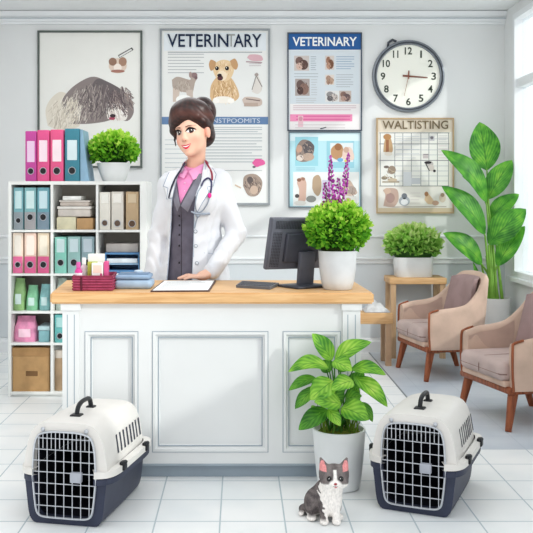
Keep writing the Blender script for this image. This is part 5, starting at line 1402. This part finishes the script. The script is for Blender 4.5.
def skin(V):
    L = V @ HMi[:3,:3].T + HMi[:3,3]
    base = np.array(lin((236,190,166))[:3]); bl = np.array(lin((238,138,122))[:3]); sh = np.array(lin((222,164,136))[:3])  # sh: shade painted into skin at lids, under nose, lip and chin
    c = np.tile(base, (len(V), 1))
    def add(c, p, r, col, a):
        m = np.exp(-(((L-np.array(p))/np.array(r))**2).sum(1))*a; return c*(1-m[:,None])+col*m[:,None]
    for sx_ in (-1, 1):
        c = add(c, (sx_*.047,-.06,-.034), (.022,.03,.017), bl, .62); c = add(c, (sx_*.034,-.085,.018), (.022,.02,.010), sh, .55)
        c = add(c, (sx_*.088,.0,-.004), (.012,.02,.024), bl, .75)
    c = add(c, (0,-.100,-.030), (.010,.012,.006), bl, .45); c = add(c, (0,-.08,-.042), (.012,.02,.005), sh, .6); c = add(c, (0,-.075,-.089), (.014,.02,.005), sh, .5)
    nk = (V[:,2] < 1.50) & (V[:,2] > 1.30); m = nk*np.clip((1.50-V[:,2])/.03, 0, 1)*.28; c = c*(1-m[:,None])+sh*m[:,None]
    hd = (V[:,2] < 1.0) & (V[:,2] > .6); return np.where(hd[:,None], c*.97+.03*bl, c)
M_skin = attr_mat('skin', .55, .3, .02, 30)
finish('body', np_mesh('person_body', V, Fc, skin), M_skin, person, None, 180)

# ---- face
M_face = attr_mat('face_paint', .45, .25)
def fp(poly, off, col, mb, cuts=3): front_patch(poly, head_local, off, -.2, col, cuts, mb, HM)
def shift(poly, cx_, cz_): return [(x+cx_, z+cz_) for x, z in poly]
def circ(r, cx_, cz_, n=14, sz_=1): return [(cx_+r*math.cos(2*PI*k/n), cz_+r*sz_*math.sin(2*PI*k/n)) for k in range(n)]
for sx_ in (-1, 1):
    m = MB(); ex, ez = sx_*.0335, .005; sn = lambda t: max(0, math.sin(PI*t))
    fp(shift(lens(-.0200, .0200, lambda t: .0118*sn(t)**.8, lambda t: -.0095*sn(t)), ex, ez), .0016, (244,238,236), m)
    fp(circ(.0112, ex+.0035, ez+.0012), .0024, (64,36,32), m, 2); fp(circ(.0066, ex+.0035, ez+.0012), .0030, (18,12,14), m, 2)
    fp(circ(.0026, ex+.0062, ez+.0048, 10), .0038, (255,255,255), m, 1)  # catchlight painted on as a white dot
    person_eye = m.build('eye', attr_mat('eye_gloss', .15, .5), person, smooth=180)
    m = MB()
    fp(shift(lens(-.0240, .0240, lambda t: .0178*sn(t)**.7+.0045*((t if sx_ > 0 else 1-t)), lambda t: .0082*sn(t)+.0026*((t if sx_ > 0 else 1-t))), ex, ez), .0034, (30,18,20), m)
    fp(shift(lens(-.016, .018, lambda t: -.0078*sn(t), lambda t: -.0100*sn(t)), ex, ez), .0028, (110,66,56), m)
    m.build('eyelashes', M_face, person, smooth=180)
    m = MB(); q = (lambda t: t if sx_ > 0 else 1-t)
    fp(shift(lens(-.022, .022, lambda t: .0075*sn(.15+.62*q(t))+.0032*(1-q(t))+.0005, lambda t: .0075*sn(.15+.62*q(t))-.0020*(1-q(t))), ex+sx_*.003, .0245), .0022, (88,50,40), m)
    m.build('eyebrow', M_face, person, smooth=180)
    m = MB(); fp(shift(lens(-.004, .004, lambda t: .0016*sn(t), lambda t: -.0014*sn(t)), sx_*.0075, -.0385), .001, (178,98,82), m, 1); m.build('nostril', M_face, person, smooth=180)
m = MB(); mz = -.0655; cv = lambda t: .0105*(2*t-1)**2; sn = lambda t: max(0, math.sin(PI*t))
fp(shift(lens(-.0285, .0285, lambda t: cv(t)+.0068*sn(t)**.8-.0014*math.exp(-((t-.5)/.09)**2), lambda t: cv(t)-.0015*sn(t)), .001, mz), .0022, (212,36,70), m)
fp(shift(lens(-.0230, .0230, lambda t: .0068*(2*t-1)**2+.0012*sn(t), lambda t: .0068*(2*t-1)**2-.0052*sn(t)), .001, mz), .0028, (252,246,242), m)
fp(shift(lens(-.0262, .0262, lambda t: .0090*(2*t-1)**2-.0044*sn(t), lambda t: .0090*(2*t-1)**2-.0140*sn(t)**.8), .001, mz), .0032, (226,44,80), m)
m.build('lips', M_face, person, smooth=180)

# ---- hair
hs = [(ell((.002,.036,.064), (.098,.104,.108)), .01, 1), (ell((0,-.085,-.035), (.074,.075,.100)), .012, -1)]
def chain(pts, rad, k=.028): return [(cap(pts[i], pts[i+1], rad[i], rad[i+1]), k, 1) for i in range(len(pts)-1)]
hs += chain([(.034,-.056,.106), (-.010,-.066,.090), (-.046,-.060,.064), (-.072,-.040,.026), (-.082,-.008,-.004)], [.014,.022,.024,.021,.015])
hs += chain([(.030,-.035,.122), (-.035,-.045,.108), (-.072,-.020,.070), (-.086,.02,.03)], [.026,.030,.028,.02])
hs += chain([(.034,-.055,.104), (.062,-.046,.076), (.080,-.016,.044), (.086,.020,.022)], [.016,.017,.015,.014])
hs += chain([(.02,-.01,.135), (.06,.02,.112), (.085,.05,.06)], [.028,.028,.02])
hs += [(ell((.02,.088,-.015), (.062,.046,.062)), .03, 1), (ell((.055,.062,-.022), (.030,.030,.034)), .02, 1)]
hs += [(ell((-.012,.010,.112), (.084,.085,.068)), .03, 1)]
hs += [(ell((.026,.112,.108), (.068,.060,.078)), .006, 1)]
hs += chain([(-.080,-.030,.020), (-.084,-.036,-.020), (-.078,-.046,-.052)], [.0055,.0045,.0028], .004)
V, Fc = sdf_grid(hs, 0.0032)
def haircol(V):
    x, y, z = V[:,0], V[:,1], V[:,2]
    a = np.sin(150*(z+.55*np.abs(x-.03))+20*np.sin(18*x)+14*np.sin(30*y)); b = np.sin(330*(z+.4*np.abs(x))+40*y)
    bun = ((V-np.array((.026,.112,.108)))**2).sum(1) < .080**2
    a = np.where(bun, np.sin(120*np.hypot(x-.022, z-.122)+60*x), a)
    f = np.clip(.30+.24*a+.16*b, 0, 1)[:,None]
    hi = np.exp(-((z-.105+.25*np.abs(x+.01))/.022)**2)[:,None]*(y < .06)[:,None]  # highlight band over the crown, painted into the hair colour
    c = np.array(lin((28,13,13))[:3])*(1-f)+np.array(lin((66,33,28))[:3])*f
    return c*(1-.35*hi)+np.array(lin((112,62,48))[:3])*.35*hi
me = np_mesh('hair', V, Fc, haircol); me.transform(HM)
finish('hair', me, attr_mat('hair', .38, .4), person, None, 180)

# ---- clothes
def pxl(table):
    ys = [PZ(b, 4.65) for a, b in table]; xs_ = [PX(a, 4.65) for a, b in table]
    o = np.argsort(ys); ys = np.array(ys)[o]; xs_ = np.array(xs_)[o]
    return lambda z: np.interp(z, ys, xs_)
shirt = torso(.006) + [(cap((-.240,4.782,1.36), (-.243,4.762,1.432), .062, .054), .02, 1)]
nk_in = lambda f, X, Y, Z, top: np.maximum(f, Z-top-(Y-4.76)*.35)
V, Fc = sdf_grid(shirt, .006, lambda f, X, Y, Z: np.maximum(np.maximum(f, 1.08-Z), Z-1.418-(Y-4.76)*.25))
M_shirt = mat('pink_shirt', (244, 150, 200), .7, .04, 18); finish('shirt', np_mesh('shirt', V, Fc), M_shirt, person, None, 180)
vl, vr = pxl([(173.5,166), (180.5,204), (180.6,260)]), pxl([(203,160), (180.6,204), (180.5,260)])
def vest_cut(f, X, Y, Z):
    g = np.maximum(np.maximum(vl(Z)-X, X-vr(Z)), Y-4.765)
    f = np.maximum(f, -g); return np.maximum(np.maximum(f, .70-Z), Z-1.40)
vest = torso(.015)
V, Fc = sdf_grid(vest, .005, vest_cut)
M_vest = mat('charcoal_vest', (96, 92, 106), .75, .06, 20); finish('waistcoat', np_mesh('waistcoat', V, Fc), M_vest, person, None, 60)
def pz(pts, D=4.65): return [(PX(a, D), PZ(b, D)) for a, b in pts]
m = MB()
front_patch(pz([(173.5,172),(172,196),(177,212),(180.5,205),(176,186)]), vest, .004, 4.4, None, 4, m)
front_patch(pz([(202.5,166),(199,188),(188,212),(181,206),(193,184)]), vest, .004, 4.4, None, 4, m)
m.build('waistcoat_lapel', mat('vest_lapel', (132, 130, 142), .75, .05, 20), person, smooth=180)
def surf(prims, px, py, off=0.0, D=4.65):
    p = np.array([[PX(px, D), 4.3, PZ(py, D)]])
    for _ in range(70): p[:,1] += np.clip(sdf_points(prims, p), -.03, .03)*.8
    p[:,1] -= off; return Vector(p[0])
for py in (216, 225.5, 235, 246, 263):
    m = MB(); m.ball(surf(vest, 179, py, .001), (.0058,.004,.0058), 10, 6); m.build('waistcoat_button', mat('button_black', (32, 30, 38), .4, 0), person)
m = MB(); m.tube([surf(vest, 181.2, y, .0008) for y in (206,216,226,236,246,256,266,274,279)], .0014, 5); m.build('waistcoat_seam', mat('button_black', (32,30,38)), person)
m = MB()
front_patch(pz([(181.5,162),(187,171),(183.5,178.5),(176.5,175),(178,166)]), shirt, .013, 4.4, None, 4, m)
front_patch(pz([(203.5,162.5),(188,171),(193,180),(203,174.5)]), shirt, .013, 4.4, None, 4, m)
m.build('shirt_collar', mat('pink_collar', (250, 168, 212), .7, .03, 18), person, smooth=180)
for py in (183, 191):
    m = MB(); m.ball(surf(shirt, 184.5, py, .001), (.004,.003,.004), 8, 6); m.build('shirt_button', mat('pink_button', (250, 206, 228), .4, 0), person)

coat_core = torso(.028) + [(ell((-.243,4.775,.72), (.178,.135,.26)), .08, 1), (cap((-.240,4.795,1.37), (-.242,4.782,1.425), .072, .064), .03, 1)]
sleeves = []
for a in (ARM_R, ARM_L):
    a = [np.array(p) for p in a]; e = a[1]+(a[2]-a[1])*1.0
    sleeves += [(cap(a[0], a[1], .058, .049), .03, 1), (cap(a[1], e, .049, .044), .02, 1)]
coat = coat_core + sleeves
cl, cr = pxl([(189,150),(182,162),(177,176),(172.5,198),(169.5,240),(167,280),(164,340)]), pxl([(203,150),(205,165),(202.5,176),(196.5,192),(194,214),(192,280),(192,340)])
wrR, wrL = np.array(ARM_R[2]), np.array(ARM_L[2])
def coat_cut(f, X, Y, Z):
    f = f + .0022*np.sin(38*Z+22*X+9*np.sin(14*X+20*Y))*(Z > .85) + .0016*np.sin(90*Z-60*X+30*Y)*np.exp(-((Z-1.06)/.07)**2)
    g = np.maximum(np.maximum(cl(Z)-X, X-cr(Z)), Y-4.76)
    f = np.maximum(f, -g)
    nk = np.sqrt((X+.240)**2+((Y-4.772)/1.0)**2)-.060
    f = np.maximum(f, -np.maximum(nk, 1.36-Z))
    return np.maximum(np.maximum(f, .56-Z), Z-1.452-(Y-4.77)*.2)
V, Fc = sdf_grid(coat, .0048, coat_cut)
def coatcol(V):
    c = np.tile(np.array(lin((222,224,229))[:3]), (len(V), 1)); g = np.array(lin((170,184,204))[:3])
    rim = np.full(len(V), 0.0)
    for (a, fn, s_) in ((1, cl, 1), (1, cr, -1)):
        d = np.abs(V[:,0]-fn(V[:,2])); rim = np.maximum(rim, (d < .0045)*(V[:,1] < 4.74)*.8)
    return c*(1-rim[:,None])+g*rim[:,None]
M_coat = attr_mat('white_coat', .75, .15, .02, 12)
finish('coat', np_mesh('coat', V, Fc, coatcol), M_coat, person, None, 60)
m = MB(); cw = (232,234,238)
front_patch(pz([(188,157),(181,163),(176,177),(172.5,197),(166,199),(167.5,188),(162.5,186),(168,172),(179,160)]), coat, .007, 4.3, cw, 5, m)
front_patch(pz([(203.5,160),(208,161),(216,174),(213,186),(207,187),(209,192),(197,213),(196,195),(202.5,177)]), coat, .007, 4.3, cw, 5, m)
m.build('coat_lapel', attr_mat('white_coat', .75), person, smooth=180)
m = MB(); lc = mat('coat_seam', (142, 156, 178), .8, .02)
for path in ([(179,160),(168,172),(162.5,186),(167.5,188),(166,199),(172.5,198)], [(208,161),(216,174),(213,186),(207,187),(209,192),(197,213)]):
    q = []
    for i in range(len(path)-1):
        for k in range(4): q.append((path[i][0]+(path[i+1][0]-path[i][0])*k/4, path[i][1]+(path[i+1][1]-path[i][1])*k/4))
    m.tube([surf(coat, a, b, .0075) for a, b in q+[path[-1]]], .0016, 5)
m.tube([surf(coat, a, b, .0008) for a, b in ((217,254),(210,253.5),(204,253))], .0012, 5)
m.build('coat_seam', lc, person)
for px, py in ((195.5,231.5), (195.8,246), (197,263)):
    m = MB(); p = surf(coat, px, py, .002); m.tube([p+Vector((.0085*math.cos(k*PI/8), 0, .0085*math.sin(k*PI/8))) for k in range(17)], .0018, 5, (120,130,144), caps=False); m.ball(p, (.008,.003,.008), 12, 6, (214,220,228))
    m.build('coat_button', attr_mat('button_mix', .4, .3), person)
# cuffs, trousers, shoes
leg = [(ell((-.244,4.775,.82), (.158,.113,.13)), .03, 1)]
for s_ in (-1, 1):
    leg += [(cap((-.244+.078*s_, 4.775, .80), (-.244+.085*s_, 4.77, .46), .092, .068), .03, 1), (cap((-.244+.085*s_, 4.77, .46), (-.244+.088*s_, 4.785, .07), .066, .056), .02, 1)]
V, Fc = sdf_grid(leg, .008, lambda f, X, Y, Z: np.maximum(f, .05-Z))
finish('trousers', np_mesh('trousers', V, Fc), mat('navy_trousers', (70, 74, 96), .8, .05, 12), person, None, 180)
for s_ in (-1, 1):
    sh = [(cap((-.244+.088*s_, 4.80, .042), (-.244+.099*s_, 4.665, .034), .040, .032), .01, 1)]
    V, Fc = sdf_grid(sh, .005, lambda f, X, Y, Z: np.maximum(f, -Z))
    finish('shoe', np_mesh('shoe', V, Fc), mat('black_shoe', (34, 32, 36), .4, .02), person, None, 180)

# ---- stethoscope worn over the coat
st = thing('stethoscope', 'stethoscope with maroon and navy tubing hung round the woman\'s neck', 'stethoscope', surf(coat, 200, 200, .0))
def on_coat(pts, off=.011): return [tuple(surf(coat, a, b, off)) for a, b in pts]
m = MB(); m.tube(spline(on_coat([(184,162),(180,169),(175,178),(171,188),(168.5,198)]), 4), [.0048]*17, 8); m.build('navy_tube', mat('tube_navy', (44, 46, 68), .35, .03), st)
m = MB(); bk = [(-.305,4.77,1.425), (-.30,4.83,1.432), (-.24,4.862,1.44), (-.175,4.83,1.436)]
m.tube(spline([on_coat([(184,162)])[0]]+bk+on_coat([(204.5,160),(208,166),(211.5,173),(212,180)]), 5), .0052, 8); m.build('maroon_tube', mat('tube_maroon', (150, 42, 66), .35, .03), st)
m = MB(); m.tube(spline(on_coat([(201.5,186),(204,180.5),(208.5,178),(211.5,183),(210.8,193)], .012), 5), .0046, 8); m.build('binaural', mat('tube_indigo', (60, 58, 96), .35, .03), st)
p = surf(coat, 209.8, 195.5, .013); m = MB(); m.ball(p, (.010,.008,.014), 12, 8); m.build('ear_tip', mat('tip_pink', (236, 40, 150), .4, 0), st)
m = MB(); m.tube(spline(on_coat([(201.5,186),(198,193),(195.8,203),(196.5,210),(199,212.5)], .009)+on_coat([(203.5,210),(208,203),(210,196)], .009), 5), .0032, 8); m.build('metal_loop', mat('steth_steel', (150, 160, 174), .3, .03, metal=.4), st)
m = MB(); m.tube(on_coat([(191.5,211.5),(196,213.5),(203,214.3),(209,213.8)], .011), [.004,.006,.006,.004], 8); m.ball(surf(coat, 198, 215.5, .010), (.013,.008,.011), 12, 8); m.ball(surf(coat, 209, 213.8, .011), (.007,.006,.007), 10, 6)
m.tube(on_coat([(198,216),(196,222),(194.6,228.5)], .008), .0034, 8); m.build('chest_piece', mat('steth_steel', (196,204,214)), st)
# ================================================================== light, sky, camera
w = bpy.data.worlds.new('daylight'); scene.world = w; w.use_nodes = True
nt = w.node_tree; bg = nt.nodes['Background']
tc = nt.nodes.new('ShaderNodeTexCoord'); sp = nt.nodes.new('ShaderNodeSeparateXYZ'); rp = nt.nodes.new('ShaderNodeValToRGB')
nt.links.new(tc.outputs['Generated'], sp.inputs['Vector']); nt.links.new(sp.outputs['Z'], rp.inputs['Fac'])
rp.color_ramp.elements[0].position = 0.0; rp.color_ramp.elements[0].color = (0.98, 0.98, 0.97, 1)
rp.color_ramp.elements[1].position = 0.5; rp.color_ramp.elements[1].color = (0.95, 0.975, 1.0, 1)
nt.links.new(rp.outputs['Color'], bg.inputs['Color'])
mr = nt.nodes.new('ShaderNodeMapRange'); mr.inputs['From Min'].default_value = -0.7; mr.inputs['From Max'].default_value = 0.7
mr.inputs['To Min'].default_value = 0.86; mr.inputs['To Max'].default_value = 1.75     # brighter towards the sun's side of the sky
nt.links.new(sp.outputs['X'], mr.inputs['Value']); nt.links.new(mr.outputs['Result'], bg.inputs['Strength']); bg.inputs['Strength'].default_value = 1.0

sd = bpy.data.lights.new('sun', 'SUN'); sd.energy = 1.8; sd.angle = math.radians(1.5); sd.color = (1.0, 0.96, 0.90)
so = bpy.data.objects.new('sun', sd); COL.objects.link(so)
d = Vector((-1, 0.65, -0.55)).normalized(); so.rotation_euler = d.to_track_quat('-Z', 'Y').to_euler(); so.location = (4, 1, 4)
def area(name, loc, size, energy, target, col=(1, 1, 1)):
    l = bpy.data.lights.new(name, 'AREA'); l.shape = 'RECTANGLE'; l.size, l.size_y = size; l.energy = energy; l.color = col
    o = bpy.data.objects.new(name, l); COL.objects.link(o); o.location = loc
    o.rotation_euler = (Vector(target)-Vector(loc)).to_track_quat('-Z', 'Y').to_euler(); return o
area('ceiling_fill', (-.3, 5.9, ZC-.03), (2.6, 1.2), 20, (-.3, 5.9, 0))  # added fill lamp under the ceiling, brightens the back of the room
area('ceiling_fill', (-.2, 4.0, ZC-.03), (2.6, 1.0), 14, (-.2, 4.4, 0))  # second added fill lamp, above the desk

area('upward_fill', (-.1, 5.2, 2.42), (3.0, 1.2), 8, (-.1, 5.6, 4))  # added lamp aimed up to brighten the ceiling and upper wall
cd = bpy.data.cameras.new('camera'); co = bpy.data.objects.new('camera', cd); COL.objects.link(co)
co.location = (0, 0, HC); co.rotation_euler = (PI/2, 0, 0)
cd.sensor_width = 36; cd.lens = 36*F/533; cd.clip_start = 0.05
cd.shift_x = (266.5-CX)/533; cd.shift_y = -(266.5-CY)/533
scene.camera = co
scene.view_settings.view_transform = 'Standard'; scene.view_settings.look = 'None'
scene.view_settings.exposure = 0.0; scene.view_settings.gamma = 1.0
scene.cycles.use_denoising = True
scene.cycles.max_bounces = 8; scene.cycles.transparent_max_bounces = 12
scene.cycles.sample_clamp_indirect = 6
